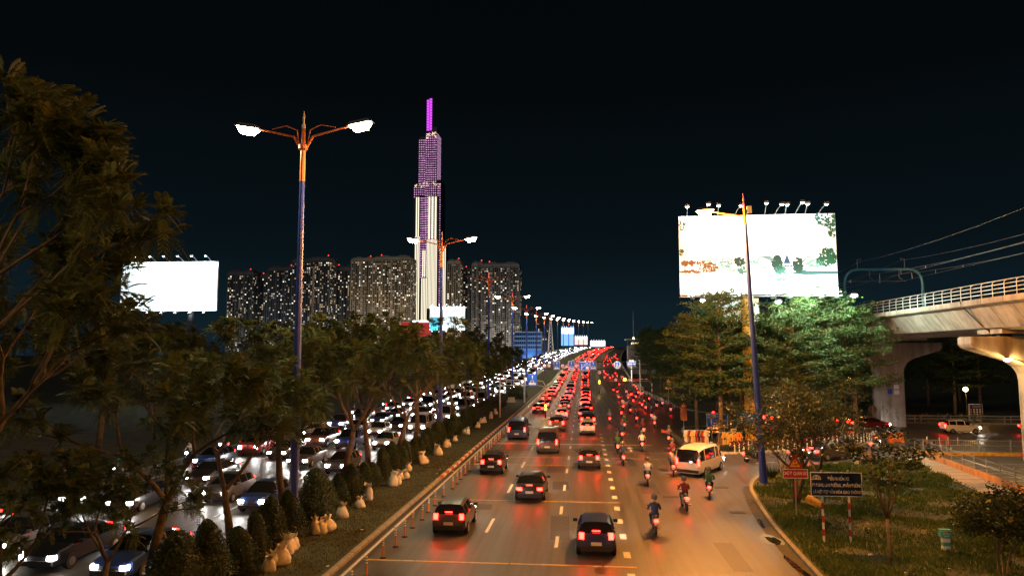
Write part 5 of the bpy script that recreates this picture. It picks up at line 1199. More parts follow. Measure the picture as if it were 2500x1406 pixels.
def tier_tree(seed, H=13.5, z0=4.6, Rm=4.0, tiers=7, leaf=0.30, per=46):
    r = random.Random(seed); tb = MB(); lb = MB()
    tb.tube([(0, 0, -0.2), (r.uniform(-.1, .1), r.uniform(-.1, .1), H * 0.35), (r.uniform(-.2, .2), 0, H * 0.7), (0, 0, H)], [0.24, 0.19, 0.12, 0.03], 8)
    for k in range(tiers):
        z = z0 + (H - z0) * (k / (tiers - 1)) ** 0.92; rr = Rm * (0.82 + 0.5 * (k / (tiers - 1)) - 0.92 * (k / (tiers - 1)) ** 2.4) * r.uniform(0.85, 1.1); nb = r.randint(5, 7); a0 = r.uniform(0, 6.28)
        for j in range(nb):
            a = a0 + 6.28 * j / nb + r.uniform(-0.25, 0.25); d = Vector((math.cos(a), math.sin(a), 0)); L = rr * r.uniform(0.7, 1.15); zz = z + r.uniform(-0.75, 0.75)
            e = Vector((0, 0, zz)) + d * L + Vector((0, 0, (0.06 + 0.26 * k / tiers) * L)); tb.tube([Vector((0, 0, zz - 0.15)), Vector((0, 0, zz)) + d * L * 0.5 + Vector((0, 0, 0.12 * L)), e], [0.055, 0.035, 0.012], 5, cap=False)
            npad = max(3, int(L * 1.9))
            for q in range(npad):
                u = (q + 0.8) / npad; c = Vector((0, 0, zz + (0.08 + 0.26 * k / tiers) * L * u + 0.06)) + d * L * u + Vector((r.uniform(-.3, .3), r.uniform(-.3, .3), r.uniform(-.08, .08))); pr_ = 0.34 + 0.34 * u * (1.25 - u) * 1.4
                for _ in range(per):
                    o = Vector((r.gauss(0, pr_ * 0.62), r.gauss(0, pr_ * 0.62), r.gauss(0, 0.15))); n = (Vector((0, 0, 1)) + rvec(r) * 1.5).normalized(); leafquad(lb, c + o, n, leaf, r)
    return tb, lb
def vase_tree(seed, H=4.6, base=1.9, n=6, leaf=0.24, spread=0.55, per=70, cr=0.55):
    r = random.Random(seed); tb = MB(); lb = MB(); tb.tube([(0, 0, -0.1), (0.03, 0, base * 0.6), (0, 0, base)], [0.085, 0.07, 0.06], 7)
    for k in range(n):
        a = 6.28 * k / n + r.uniform(-0.3, 0.3); d = Vector((math.cos(a) * spread, math.sin(a) * spread, 1)).normalized(); L = (H - base) * r.uniform(0.75, 1.1) * (1.1 + 0.2 * spread)
        p1 = Vector((0, 0, base)) + d * L * 0.55 + Vector((math.cos(a), math.sin(a), 0)) * 0.1; p2 = Vector((0, 0, base)) + d * L + Vector((math.cos(a), math.sin(a), 0)) * 0.35 * L * 0.4
        tb.tube([(0, 0, base - 0.1), p1, p2], [0.04, 0.028, 0.012], 5)
        for c, w in ((p2, 1.0), (p1.lerp(p2, 0.6), 0.6), (p1, 0.25)):
            for j in range(3):
                e = c + Vector((r.uniform(-.6, .6), r.uniform(-.6, .6), r.uniform(-.1, .35))) * w; tb.tube([c, e], [0.012, 0.006], 4, cap=False)
                for _ in range(int(per * w)): leafquad(lb, e + Vector((r.gauss(0, cr * .5), r.gauss(0, cr * .5), r.gauss(0, cr * 0.25))), (Vector((0, 0, 1)) + rvec(r) * 0.8).normalized(), leaf, r)
    return tb, lb
def broad_tree(seed, h=2.2, L=1.9, depth=4, rad=0.13, leaf=0.2, per=42, spread=0.6, stems=2, rr=0.42):
    r = random.Random(seed); tb = MB(); lb = MB(); tips = []; mids = []
    for s in range(stems):
        a = 6.28 * s / stems + r.uniform(0, 0.5); d = Vector((math.cos(a) * (0.35 if stems > 1 else 0.1), math.sin(a) * 0.3, 1)).normalized()
        grow(tb, Vector((0.1 * math.cos(a), 0.1 * math.sin(a), -0.1)), d, h, rad, depth, tips, r, spread, 0.02, mids)
    for c, d in tips + mids[::2]:
        for _ in range(per): leafquad(lb, c + Vector((r.gauss(0, rr), r.gauss(0, rr), r.gauss(0, rr * 0.55))), (Vector((0, 0, 1)) + rvec(r)).normalized(), leaf, r)
    return tb, lb
def tree_obj(name, pair, label, cat, loc, bark, leaf, group=None, rotz=0, scale=1):
    t = thing(name, label, cat, loc, rotz, group); t.scale = (scale,) * 3
    pair[0].build('trunk', bark, t, smooth=True); pair[1].build('crown', leaf, t)
    return t
# median trees
FP = [tree_obj('median_tree', feather_tree(s, h=hh, L=2.35, lean=ln, fr=17, midn=8, FL=0.58, pairs=7, pw=0.034), 'x', 'tree', (0, 0, 0), BARK, LEAF_F) for s, hh, ln in ((21, 3.4, (0.5, 0.2)), (22, 3.0, (-0.3, 0.5)), (23, 3.8, (0.2, -0.5)), (27, 3.3, (0.7, 0.3)))]
used = set()
def plant(protos, i, loc, rotz, sc, label, group):
    p = protos[i]
    if (id(p)) not in used:
        used.add(id(p)); p.location = loc; p.rotation_euler = (0, 0, rotz); p.scale = (sc,) * 3; p['label'] = label; p['group'] = group; return p
    return dup(p, loc, rotz, label, group, (sc,) * 3)
MT = [(-15.4, 24.5), (-15.1, 30.2), (-15.6, 36.8), (-15.3, 44), (-15.5, 51), (-15.2, 58), (-15.6, 65.5), (-15.3, 76), (-15.5, 84), (-15.2, 92.5), (-15.4, 101), (-15.3, 112), (-15.6, 121)]
for k, (x, y) in enumerate(MT):
    plant(FP, k % 4, (x, y, 0.13), k * 2.1, (1.0, 0.94, 1.06, 1.0)[k % 4] * (1.13 if y > 40 else 0.98), 'feathery leaved median tree, %s in the row beyond the two big ones' % nth(k), 'feathery trees along the median')
# the big near tree at the left edge
BT = tree_obj('near_tree', feather_tree(31, h=4.4, L=2.75, depth=5, rad=0.19, spread=0.44, upb=0.085, fr=14, FL=0.50, lean=(-0.3, 0.2), pairs=9, midn=8, pw=0.024), 'big feathery tree at the left, right of the tallest one', 'tree', (-16.9, 18.4, 0.13), BARK, LEAF_F, 'feathery trees along the median', 1.0, 0.98)
dup(BT, (-16.9, 13.5, 0.13), 3.9, 'tallest feathery tree rising at the left edge of the frame', 'feathery trees along the median', (0.98, 0.98, 1.24))
for _k, (_x, _y, _s, _l) in enumerate(((-17.0, 20.4, 0.62, 'low feathery sapling under the big trees at the left'), (-14.9, 21.4, 0.55, 'small feathery sapling at the bottom left before the first bushes'))):
    dup(FP[_k + 1], (_x, _y, 0.13), 2.0 + _k, _l, 'feathery trees along the median', (_s,) * 3)
# trees beyond the left road
for k in range(26):
    y = 30 + 10.5 * k + rng.uniform(-3, 3); x = -39.5 - rng.uniform(0, 5) - (k % 3) * 4
    plant(FP, k % 4, (x, y, -0.3), rng.uniform(0, 6), rng.uniform(1.15, 1.45), 'dark tree beyond the oncoming lanes, %s from the near end' % nth(k), 'trees beyond the left road')
# tiered trees below the billboard and along the verge
TP = [tree_obj('tiered_tree', tier_tree(s, H, z0, Rm, 10, per=38), 'x', 'tree', (0, 0, 0), BARK2, LEAF_B) for s, H, z0, Rm in ((51, 13.6, 4.8, 4.9), (52, 12.6, 5.2, 4.5), (53, 14.0, 4.4, 5.0))]
TT = [(13.0, 70.4, 0, 1.0, 'tiered tree lit orange standing behind the clothes stall'), (15.2, 77.5, 1, 1.05, 'tiered tree just left of the yellow billboard column'), (20.6, 72.8, 2, 0.97, 'tiered tree lit green right of the billboard column'), (25.2, 76.6, 0, 1.05, 'tall tiered tree under the right end of the billboard'), (24.0, 79.6, 1, 1.0, 'tiered tree behind the tree under the right billboard end'), (11.9, 78.0, 2, 0.88, 'slender tiered tree at the left of the island group'), (18.4, 82.5, 0, 0.98, 'tiered tree at the back of the island behind the column'), (28.0, 77.6, 1, 1.0, 'tiered tree nearest the viaduct pier on the island')]
for x, y, i, s, lb in TT: plant(TP, i, (x, y, 0.1), x * 3.3, s, lb, 'tiered trees on the island')
k = 0
for x, y, s in sorted(((18.5, 128, .95), (17.4, 142, .9), (22, 134, 1.1), (19, 158, 1), (24, 150, 1.1), (18.5, 176, 1.0), (20.5, 196, 1.1), (19.6, 214, 1.1), (21, 236, 1.15), (22.5, 258, 1.2), (25, 118, 1), (29, 112, 1.05), (34, 120, 1.05), (30, 132, 1.1), (41, 106, .95), (46, 112, 1.0), (52, 107, .9), (58, 112, 1.0), (64, 106, 1.0), (48, 125, 1.1), (58, 128, 1.1), (40, 132, 1.1), (70, 118, 1.05), (36, 145, 1.1), (54, 145, 1.2), (68, 138, 1.2)), key=lambda q: q[1]):
    plant(TP, k % 3, (x, y, 0.1), k * 1.7, s, 'dark tiered tree in the wood beyond the side street, %s by distance' % nth(k), 'trees in the dark wood'); k += 1
# darker broad trees on the near turf
tree_obj('park_tree', broad_tree(61, 2.2, 1.7, 4, 0.14, 0.20, 24, 0.55, 2), 'dark two stemmed tree behind the navy and red signs', 'tree', (12.2, 43.6, 0.1), BARK, LEAF_D, None, 0.4, 0.98)
tree_obj('park_tree', broad_tree(62, 2.4, 1.8, 4, 0.12, 0.20, 28, 0.55, 2), 'dark forked tree at the slip road corner of the turf', 'tree', (16.4, 53.2, 0.1), BARK, LEAF_D, None, 1.4, 0.95)
tree_obj('park_tree', vase_tree(63, 4.7, 1.9, 7, 0.22, 0.30, 40, 0.42), 'small vase shaped tree with a slim pale trunk on the near turf', 'tree', (12.4, 31.5, 0.1), BARK2, LEAF_D, None, 0.3)
tree_obj('park_tree', broad_tree(64, 1.15, 0.95, 4, 0.05, 0.17, 34, 0.6, 3, 0.3), 'low bushy sapling at the bottom right corner', 'tree', (16.3, 30.6, 0.1), BARK2, LEAF_D, None, 0.9, 0.92)
tree_obj('park_tree', broad_tree(66, 1.4, 1.2, 3, 0.05, 0.16, 26, 0.5, 1, 0.3), 'thin young tree beside the red warning plate', 'tree', (12.9, 48.5, 0.1), BARK, LEAF_D, None, 2.0, 0.9)

# clipped conical bushes and sandbags along the median
def bush(seed, h, w, n):
    r = random.Random(seed); b = MB()
    for _ in range(n):
        u = r.random() ** 0.8; z = 0.1 + u * (h - 0.1); rad = w * (1 - u) ** 0.55 * (0.62 + 0.42 * math.sqrt(r.random())) * (0.8 + 0.25 * min(1, u * 6)); a = r.uniform(0, 6.283)
        k = 1 + 0.34 * mnoise.noise(Vector((math.cos(a) * 1.6 + seed * 9, math.sin(a) * 1.6, z * 1.7))) + (0.25 * r.random() if r.random() < 0.07 else 0)
        c = Vector((rad * k * math.cos(a), rad * k * math.sin(a), z)); n_ = (Vector((math.cos(a), math.sin(a), 0.5)) + rvec(r) * 0.8).normalized(); leafquad(b, c, n_, 0.105, r)
    return b
BP = []
for s, h, w in ((1, 2.35, 0.95), (2, 2.0, 0.85), (3, 2.6, 1.05)):
    t = thing('clipped_bush', 'x', 'bush'); bush(s, h, w, 4600).build('foliage', LEAF_H, t)
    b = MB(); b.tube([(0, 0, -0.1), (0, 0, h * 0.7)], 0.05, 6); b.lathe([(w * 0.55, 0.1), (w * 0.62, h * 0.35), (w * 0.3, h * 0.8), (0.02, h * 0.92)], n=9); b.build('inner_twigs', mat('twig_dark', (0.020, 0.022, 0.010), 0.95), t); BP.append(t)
k = 0; y = 19.5; BUSH = []
while y < 84:
    if min(abs(y - ly) for ly in LAMP_Y[:3]) > 0.9:
        plant(BP, k % 3, (-13.7 + rng.uniform(-0.15, 0.15), y, 0.13), rng.uniform(0, 6), rng.uniform(0.72, 1.12), 'clipped conical bush in the median row, %s from the near end' % nth(k), 'conical bushes along the median')
        _o = [o for o in bpy.data.objects if o.parent is None and o.get('label') == 'clipped conical bush in the median row, %s from the near end' % nth(k)][0]; _q = rng.uniform(0.85, 1.2); _o.scale = (_o.scale[0] * _q, _o.scale[1] * _q, _o.scale[2] * rng.uniform(0.8, 1.12)); _o.rotation_euler = (R(rng.uniform(-5, 5)), R(rng.uniform(-5, 5)), _o.rotation_euler[2]); BUSH.append(y); k += 1
    y += rng.uniform(1.5, 2.6)
t = thing('clipped_hedge', 'long clipped hedge continuing the row of median bushes', 'hedge', (-13.9, 86, 0.13)); r = random.Random(5); b = MB()
for _ in range(9000):
    yy = r.uniform(0, 36); a = r.choice((0, 1, 2)); 
    if a == 0: c = Vector((0.85 + 0.1 * math.sin(yy * 1.3) + r.gauss(0, 0.05), yy, r.uniform(0.1, 1.9))); n_ = Vector((1, 0, 0.3))
    elif a == 1: c = Vector((r.uniform(-0.8, 0.85), yy, 1.9 + 0.15 * math.sin(yy * 0.9) + r.gauss(0, 0.06))); n_ = Vector((0, 0, 1))
    else: c = Vector((r.uniform(-0.8, 0.8), r.gauss(0, 0.06), r.uniform(0.1, 1.9))); n_ = Vector((0, -1, 0.2))
    leafquad(b, c, (n_ + rvec(r) * 0.7).normalized(), 0.17, r)
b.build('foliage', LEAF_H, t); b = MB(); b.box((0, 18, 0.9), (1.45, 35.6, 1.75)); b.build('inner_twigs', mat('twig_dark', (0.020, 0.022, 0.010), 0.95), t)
t = thing('round_bush', 'large rounded dark bush in the median beyond the hedge', 'bush', (-13.3, 141, 0.13)); b = MB()
for _ in range(4000):
    v = rvec(r); v.z = abs(v.z); c = Vector((v.x * 2.2, v.y * 6, v.z * 2.6)) * r.uniform(0.88, 1.03); leafquad(b, c, (v + rvec(r) * 0.6).normalized(), 0.22, r)
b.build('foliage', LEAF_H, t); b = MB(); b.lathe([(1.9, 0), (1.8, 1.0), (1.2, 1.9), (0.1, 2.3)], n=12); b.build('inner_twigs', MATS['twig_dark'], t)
SACK = mat('sandbag_cloth', (0.56, 0.50, 0.44), 0.85, var=0.25, scale=6, bump=0.5, bscale=30)
def sack_mesh(seed):
    r = random.Random(seed); b = MB(); rows = []; n = 14; H = r.uniform(0.50, 0.64)
    prof = [(0.02, 0.0), (0.20, 0.01), (0.25, 0.08), (0.245, 0.20), (0.215, 0.32), (0.15, 0.41), (0.105, 0.455), (0.14, 0.50), (0.17, 0.58)]
    i0 = 0
    for q, (rad, z) in enumerate(prof):
        for a in range(n):
            t = 6.283 * a / n; k = 1 + 0.42 * mnoise.noise(Vector((math.cos(t) * 1.3, math.sin(t) * 1.3, z * 4 + seed * 7))) + (0.28 * math.sin(5 * t + seed) if q >= 5 else 0.05 * math.sin(7 * t + z * 9))
            zz = z * H / 0.58 + (0.045 * math.sin(3 * t + seed) + 0.03 * math.sin(5 * t) if q == 8 else 0); b.v.append((rad * k * math.cos(t) * 1.05, rad * k * math.sin(t) * 0.85, zz))
    for q in range(len(prof) - 1):
        for a in range(n): c = (a + 1) % n; b.f.append((q * n + a, q * n + c, (q + 1) * n + c, (q + 1) * n + a)); b.m.append(0)
    b.f.append(tuple(reversed(range(n)))); b.m.append(0)
    return b.mesh('sandbag', SACK, True)
SM = [sack_mesh(s) for s in range(6)]
groups = [(28.2, 3), (30.4, 3), (33.9, 3), (37.2, 1), (39.8, 1), (42.0, 1), (46.5, 3), (49.2, 2), (52.5, 1), (56, 2), (61, 1), (66, 2), (71, 1), (77, 2), (84, 1), (90, 2), (96, 1), (103, 1)]
k = 0
for y, n in groups:
    for q in range(n):
        o = put('sandbag', SM[k % 6], None, (-12.72 + rng.uniform(-0.30, 0.25) + 0.08 * q, y + rng.uniform(0.28, 0.5) * q, 0.10), rng.uniform(0, 6)); s = rng.uniform(1.05, 1.4); o.scale = (s * rng.uniform(0.85, 1.25), s, s * rng.uniform(0.8, 1.35)); o.rotation_euler = (R(rng.uniform(-14, 14)), R(rng.uniform(-14, 14)), rng.uniform(0, 6))
        tag(o, 'pale tied sandbag at the foot of the median bushes, %s from the near end' % nth(k), 'sandbag', 'sandbags along the median'); k += 1
# grass and weeds
def in_poly(x, y, poly):
    c = False; j = len(poly) - 1
    for i in range(len(poly)):
        if (poly[i][1] > y) != (poly[j][1] > y) and x < (poly[j][0] - poly[i][0]) * (y - poly[i][1]) / (poly[j][1] - poly[i][1]) + poly[i][0]: c = not c
        j = i
    return c
pk_poly = inner + [(24.5, 47), (24.0, 4)]
r = random.Random(9); b = MB()
def blade(b, x, y, z, h, r, w=0.022):
    a = r.uniform(0, 6.28); dx = math.cos(a) * w; dy = math.sin(a) * w; l = h * 0.5; bx = r.gauss(0, l * 0.6); by = r.gauss(0, l * 0.6)
    b.tri((x - dx, y - dy, z), (x + dx, y + dy, z), (x + bx, y + by, z + h))
n = 0
while n < 52000:
    y = 24 + 40 * r.random() ** 1.25; x = r.uniform(8.8, 26.5)
    if not in_poly(x - 0.1, y, pk_poly): continue
    d = mnoise.noise(Vector((x * 0.35, y * 0.35, 0)))
    if d < -0.22 and r.random() < 0.8: n += 1; continue
    blade(b, x, y, 0.11, (0.10 + 0.14 * max(0, d + 0.3)) * r.uniform(0.6, 1.5) * (1.7 if y > 53 else 1), r, 0.018 + 0.0006 * y); n += 1
stuff(tag(b.build('grass', GRASS), 'short uneven grass covering the park turf', 'grass'))
b = MB()
for _ in range(26000):
    y = 18 + 80 * r.random() ** 1.7; x = r.uniform(-16.0, -10.3); blade(b, x, y, 0.12, r.uniform(0.04, 0.11), r, 0.02)
stuff(tag(b.build('grass', leaf_mat('median_grass', (0.030, 0.038, 0.010), (0.055, 0.055, 0.018), 0.7)), 'thin short grass on the median strip', 'grass'))
# flowering weeds on the turf
WEED = leaf_mat('weed_leaf', (0.040, 0.070, 0.030), (0.10, 0.13, 0.08), 0.4)
for k, (x, y, sx, sy) in enumerate(((12.2, 39.5, 0.7, 0.9), (14.4, 39.0, 0.8, 1.2), (15.3, 37.3, 0.6, 0.9), (13.6, 36.6, 0.9, 0.7), (16.9, 35.6, 0.8, 0.9), (19.6, 34.6, 1.0, 1.1), (17.2, 41.5, 0.7, 1.4))):
    b = MB()
    for _ in range(420): leafquad(b, Vector((r.gauss(0, sx * 0.5), r.gauss(0, sy * 0.5), abs(r.gauss(0.18, 0.12)))), (Vector((0, -0.3, 1)) + rvec(r) * 0.8).normalized(), 0.085, r)
    t = thing('weed_patch', 'x', 'weeds', (x, y, 0.1)); b.build('foliage', WEED, t); tag(t, 'low leafy weed patch on the turf, %s' % ('behind the navy sign', 'behind the vase shaped tree', 'right of the vase tree trunk', 'in front of the vase tree trunk', 'right of the near teal marker', 'at the right edge of the frame', 'furthest back')[k], 'weeds', 'weed patches on the turf')
t = thing('grass_tussock', 'tall grass tussock at the slip road corner by the blue pole', 'tussock', (13.0, 52.4, 0.1)); b = MB()
for _ in range(260): a = r.uniform(0, 6.28); q = r.uniform(0.2, 0.9); h = r.uniform(0.5, 1.1); b.tri((0.12 * math.cos(a) - 0.012, 0.12 * math.sin(a), 0), (0.12 * math.cos(a) + 0.012, 0.12 * math.sin(a), 0), (q * math.cos(a), q * math.sin(a), h))
b.build('blades', LEAF_D, t)
# low hedge at the foot of the column and plants beyond the side street
for k, (x0, x1, y, h) in enumerate(((12.4, 15.6, 78.4, 0.85), (17.6, 21.5, 76.0, 0.8))):
    t = thing('low_hedge', 'low green hedge %s of the yellow billboard column' % ('left', 'right')[k], 'hedge', (x0, y, 0.14)); b = MB()
    for _ in range(1500): leafquad(b, Vector((r.uniform(0, x1 - x0), r.uniform(-0.5, 0.5), r.uniform(0.05, h) + r.gauss(0, 0.05))), (Vector((0, -0.5, 0.8)) + rvec(r) * 0.8).normalized(), 0.16, r)
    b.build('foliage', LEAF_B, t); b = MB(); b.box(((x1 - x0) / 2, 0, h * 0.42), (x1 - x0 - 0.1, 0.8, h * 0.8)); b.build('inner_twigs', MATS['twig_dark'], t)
STRAP = leaf_mat('strap_leaf', (0.05, 0.08, 0.03), (0.22, 0.24, 0.14), 0.4)
for k in range(9):
    t = thing('strap_plant', 'strap leaved pale plant beyond the side street, %s from the left' % nth(k), 'plant', (40.3 + 1.35 * k + r.uniform(-.2, .2), 97.9 + r.uniform(-.3, .3), 0.1), 0, 'strap leaved plants under the viaduct'); b = MB()
    for _ in range(26):
        a = r.uniform(0, 6.28); q = r.uniform(0.25, 0.7); h = r.uniform(0.6, 1.25); w = 0.05; sx = -math.sin(a) * w; sy = math.cos(a) * w; m = (q * 0.5 * math.cos(a), q * 0.5 * math.sin(a), h * 0.75)
        b.quad((0, 0, 0), (m[0] + sx, m[1] + sy, m[2]), (q * math.cos(a), q * math.sin(a), h), (m[0] - sx, m[1] - sy, m[2]))
    b.build('leaves', STRAP, t)
# litter
PAPER = mat('litter_paper', (0.6, 0.58, 0.52), 0.8)
for k in range(26):
    if k < 12: p = (rng.uniform(-10.9, -9.6), rng.uniform(26, 60)); z = 0.14 if p[0] < -10.2 else 0.012; w = 'in the left gutter'
    else: p = (rng.uniform(9.9, 15), rng.uniform(30, 48)); z = 0.125; w = 'on the turf'
    if -10.25 < p[0] < -9.97: z = 0.18
    b = MB(); s = rng.uniform(0.05, 0.11); b.quad((-s, -s * .6, 0), (s, -s * .5, 0.03), (s * .8, s * .6, 0.01), (-s * .7, s * .5, 0.05)); b.quad((-s * .7, s * .5, 0.05), (s * .8, s * .6, 0.01), (s * .5, s * 1.1, 0.04), (-s * .5, s * 1.2, 0.02))
    tag(b.build('litter', PAPER, None, (p[0], p[1], z), rotz=rng.uniform(0, 6)), 'crumpled scrap of paper %s' % w, 'litter', 'paper scraps %s' % w)

# ================================================================== TRAFFIC (at rest, lamps lit)
GLASSV = mat('vehicle_glass', (0.010, 0.011, 0.013), 0.06, var=0.05, spec=0.8)
TAIL = glow('tail_lamp', (1.0, 0.010, 0.006), 56.0); BRAKE = glow('brake_lamp', (1.0, 0.02, 0.010), 32.0); HEAD = glow('head_lamp', (1.0, 0.96, 0.90), 150.0); TURN = glow('turn_lamp', (1.0, 0.34, 0.02), 22.0)
RIM = mat('alloy_rim', (0.45, 0.45, 0.46), 0.3, 0.9, var=0.05); TRIM = mat('bumper_trim', (0.02, 0.02, 0.022), 0.6); PLATE = mat('number_plate', (0.6, 0.6, 0.56), 0.5)
PAINT = [('white', (0.62, 0.62, 0.60)), ('silver', (0.36, 0.37, 0.38)), ('black', (0.012, 0.012, 0.014)), ('dark grey', (0.07, 0.07, 0.075)), ('red', (0.32, 0.02, 0.02)), ('dark blue', (0.02, 0.04, 0.14)), ('brown', (0.11, 0.06, 0.04))]
PM = [mat('car_paint_' + n.replace(' ', '_'), c, 0.28, 0.25 if n in ('silver', 'dark grey', 'brown') else 0.0, var=0.03, coat=0.6) for n, c in PAINT]
SPEC = {  # y, half width, belt z, roof z, roof half width ; glass stations a..b(rear glass) c..d(windscreen)
 'saloon': dict(name='saloon_car', st=[(-2.22, .70, .78, .80, .62), (-2.12, .82, .92, .97, .70), (-1.62, .87, .97, 1.02, .70), (-0.98, .885, .96, 1.37, .60), (-0.3, .885, .94, 1.45, .60), (0.45, .885, .93, 1.42, .60), (1.18, .88, .92, .98, .70), (1.95, .83, .78, .86, .66), (2.2, .66, .60, .66, .56)], cab=(2, 6), wy=1.36, wr=.32, tail=(.60, .80, .30, .15), head=(.60, .62, .32, .14)),
 'suv': dict(name='sport_utility_car', st=[(-2.25, .78, .86, .90, .70), (-2.18, .88, 1.02, 1.12, .76), (-1.95, .91, 1.06, 1.62, .68), (-0.9, .92, 1.05, 1.74, .68), (0.1, .92, 1.04, 1.75, .68), (0.55, .92, 1.03, 1.70, .67), (1.25, .91, 1.02, 1.10, .76), (2.05, .88, .92, 1.00, .74), (2.28, .72, .70, .78, .62)], cab=(1, 6), wy=1.38, wr=.37, tail=(.72, 1.0, .20, .34), head=(.66, .80, .34, .16)),
 'hatch': dict(name='hatchback_car', st=[(-1.85, .68, .80, .84, .60), (-1.80, .80, .95, 1.02, .66), (-1.45, .83, .98, 1.42, .58), (-0.7, .84, .97, 1.50, .58), (0.15, .84, .95, 1.48, .58), (0.95, .83, .94, 1.0, .66), (1.6, .80, .82, .90, .62), (1.85, .64, .62, .68, .54)], cab=(1, 5), wy=1.18, wr=.30, tail=(.62, .92, .20, .26), head=(.58, .68, .30, .15)),
 'van': dict(name='minivan', st=[(-2.55, .86, .95, 1.0, .80), (-2.5, .94, 1.12, 1.9, .80), (-1.5, .96, 1.12, 2.08, .80), (0.6, .96, 1.10, 2.08, .80), (1.35, .96, 1.08, 1.98, .78), (2.1, .94, 1.05, 1.15, .80), (2.5, .88, .86, .96, .76), (2.6, .80, .70, .76, .70)], cab=(0, 5), wy=1.55, wr=.34, tail=(.80, 1.05, .14, .42), head=(.70, .76, .26, .24)),
}
def car_parts(kind):
    S = SPEC[kind]; st = S['st']; a, d = S['cab']; P = {}
    ring = []
    for y, w, zb, zr, gw in st:
        lo = 0.24 if abs(y) < st[-1][0] - 0.05 else 0.36
        ring.append([(w * .88, y, lo), (w, y, lo + .12), (w * 1.0, y, zb * .72), (w * .96, y, zb), (gw + (w * .96 - gw) * .18 if zr - zb > .2 else (w * .96 + gw) / 2, y, zb + (zr - zb) * .82), (gw * .86, y, zr), (0, y, zr + .025)])
    body = MB(); side = MB(); wind = MB(); rear = MB()
    for i in range(len(ring) - 1):
        for k in range(6):
            for s in (1, -1):
                q = [ring[i][k], ring[i + 1][k], ring[i + 1][k + 1], ring[i][k + 1]]
                q = [(p[0] * s, p[1], p[2]) for p in q]
                if s > 0: q = q[::-1]
                tgt = body
                if a <= i < d and k == 3: tgt = side
                if i == a and k >= 4: tgt = rear
                if i == d - 1 and k >= 4: tgt = wind
                tgt.quad(*q)
    for e in (0, -1):
        pts = [(p[0], p[1], p[2]) for p in ring[e]] + [(-p[0], p[1], p[2]) for p in reversed(ring[e][:-1])]
        body.poly(pts if e == 0 else pts[::-1])
    n = len(ring)
    for i in range(n - 1): body.quad((ring[i][0][0], ring[i][0][1], ring[i][0][2]), (-ring[i][0][0], ring[i][0][1], ring[i][0][2]), (-ring[i + 1][0][0], ring[i + 1][0][1], ring[i + 1][0][2]), (ring[i + 1][0][0], ring[i + 1][0][1], ring[i + 1][0][2]))
    # pillars between the side windows
    for i in range(a + 1, d):
        for s in (1, -1):
            p, q = Vector(ring[i][3]), Vector(ring[i][4]); p.x *= s; q.x *= s; body.tube([p, q], 0.035, 4)
    P['body'] = [(body, 0)]; P['side_windows'] = [(side, 1)]; P['windscreen'] = [(wind, 1)]; P['rear_window'] = [(rear, 1)]
    y0 = st[0][0]; y1 = st[-1][0]
    tx, tz, tw, th = S['tail']; hx, hz, hw, hh = S['head']; P['tail_lamp'] = []; P['head_lamp'] = []; P['mirror'] = []; P['bumper'] = []
    for s in (-1, 1):
        b = MB(); b.box((s * tx, y0 + .05, tz), (tw, .16, th), rz=s * .22); P['tail_lamp'].append((b, 2))
        b = MB(); b.box((s * hx, y1 - .10, hz), (hw, .22, hh), rz=-s * .32); P['head_lamp'].append((b, 3))
        b = MB(); b.box((s * (st[d][1] + .10), st[d][0] - .25, st[d][2] + .10), (.20, .12, .14)); P['mirror'].append((b, 0))
    b = MB(); b.box((0, y0 + .03, st[a][3] + .02 if kind == 'van' else tz + .22), (.34, .05, .03)); P['high_brake_lamp'] = [(b, 2)]
    for e, yy in ((-1, y0), (1, y1)): b = MB(); b.box((0, yy + (-.02 if e < 0 else .02), .42), (st[1][1] * 1.72, .14, .2)); P['bumper'].append((b, 4))
    b = MB(); b.box((0, y0 - .1, .62), (.46, .02, .14)); P['number_plate'] = [(b, 5)]
    b = MB(); b.box((0, y1 - .02, .56), (.85, .08, .12)); P['grille'] = [(b, 4)]
    P['wheel'] = []; P['rim'] = []
    for sy in (-1, 1):
        for s in (-1, 1):
            w = st[3][1]; b = MB(); b.lathe([(S['wr'] * .6, -.11), (S['wr'] * .96, -.10), (S['wr'], -.06), (S['wr'], .06), (S['wr'] * .96, .10), (S['wr'] * .6, .11)], (s * (w - .08), sy * S['wy'], S['wr']), 16, axis='X'); P['wheel'].append((b, 6))
            b = MB(); b.lathe([(S['wr'] * .58, -.005), (S['wr'] * .55, .01), (.05, .03)] if s > 0 else [(.05, -.03), (S['wr'] * .55, -.01), (S['wr'] * .58, .005)], (s * (w + .028), sy * S['wy'], S['wr']), 12, axis='X'); P['rim'].append((b, 7))
    return P
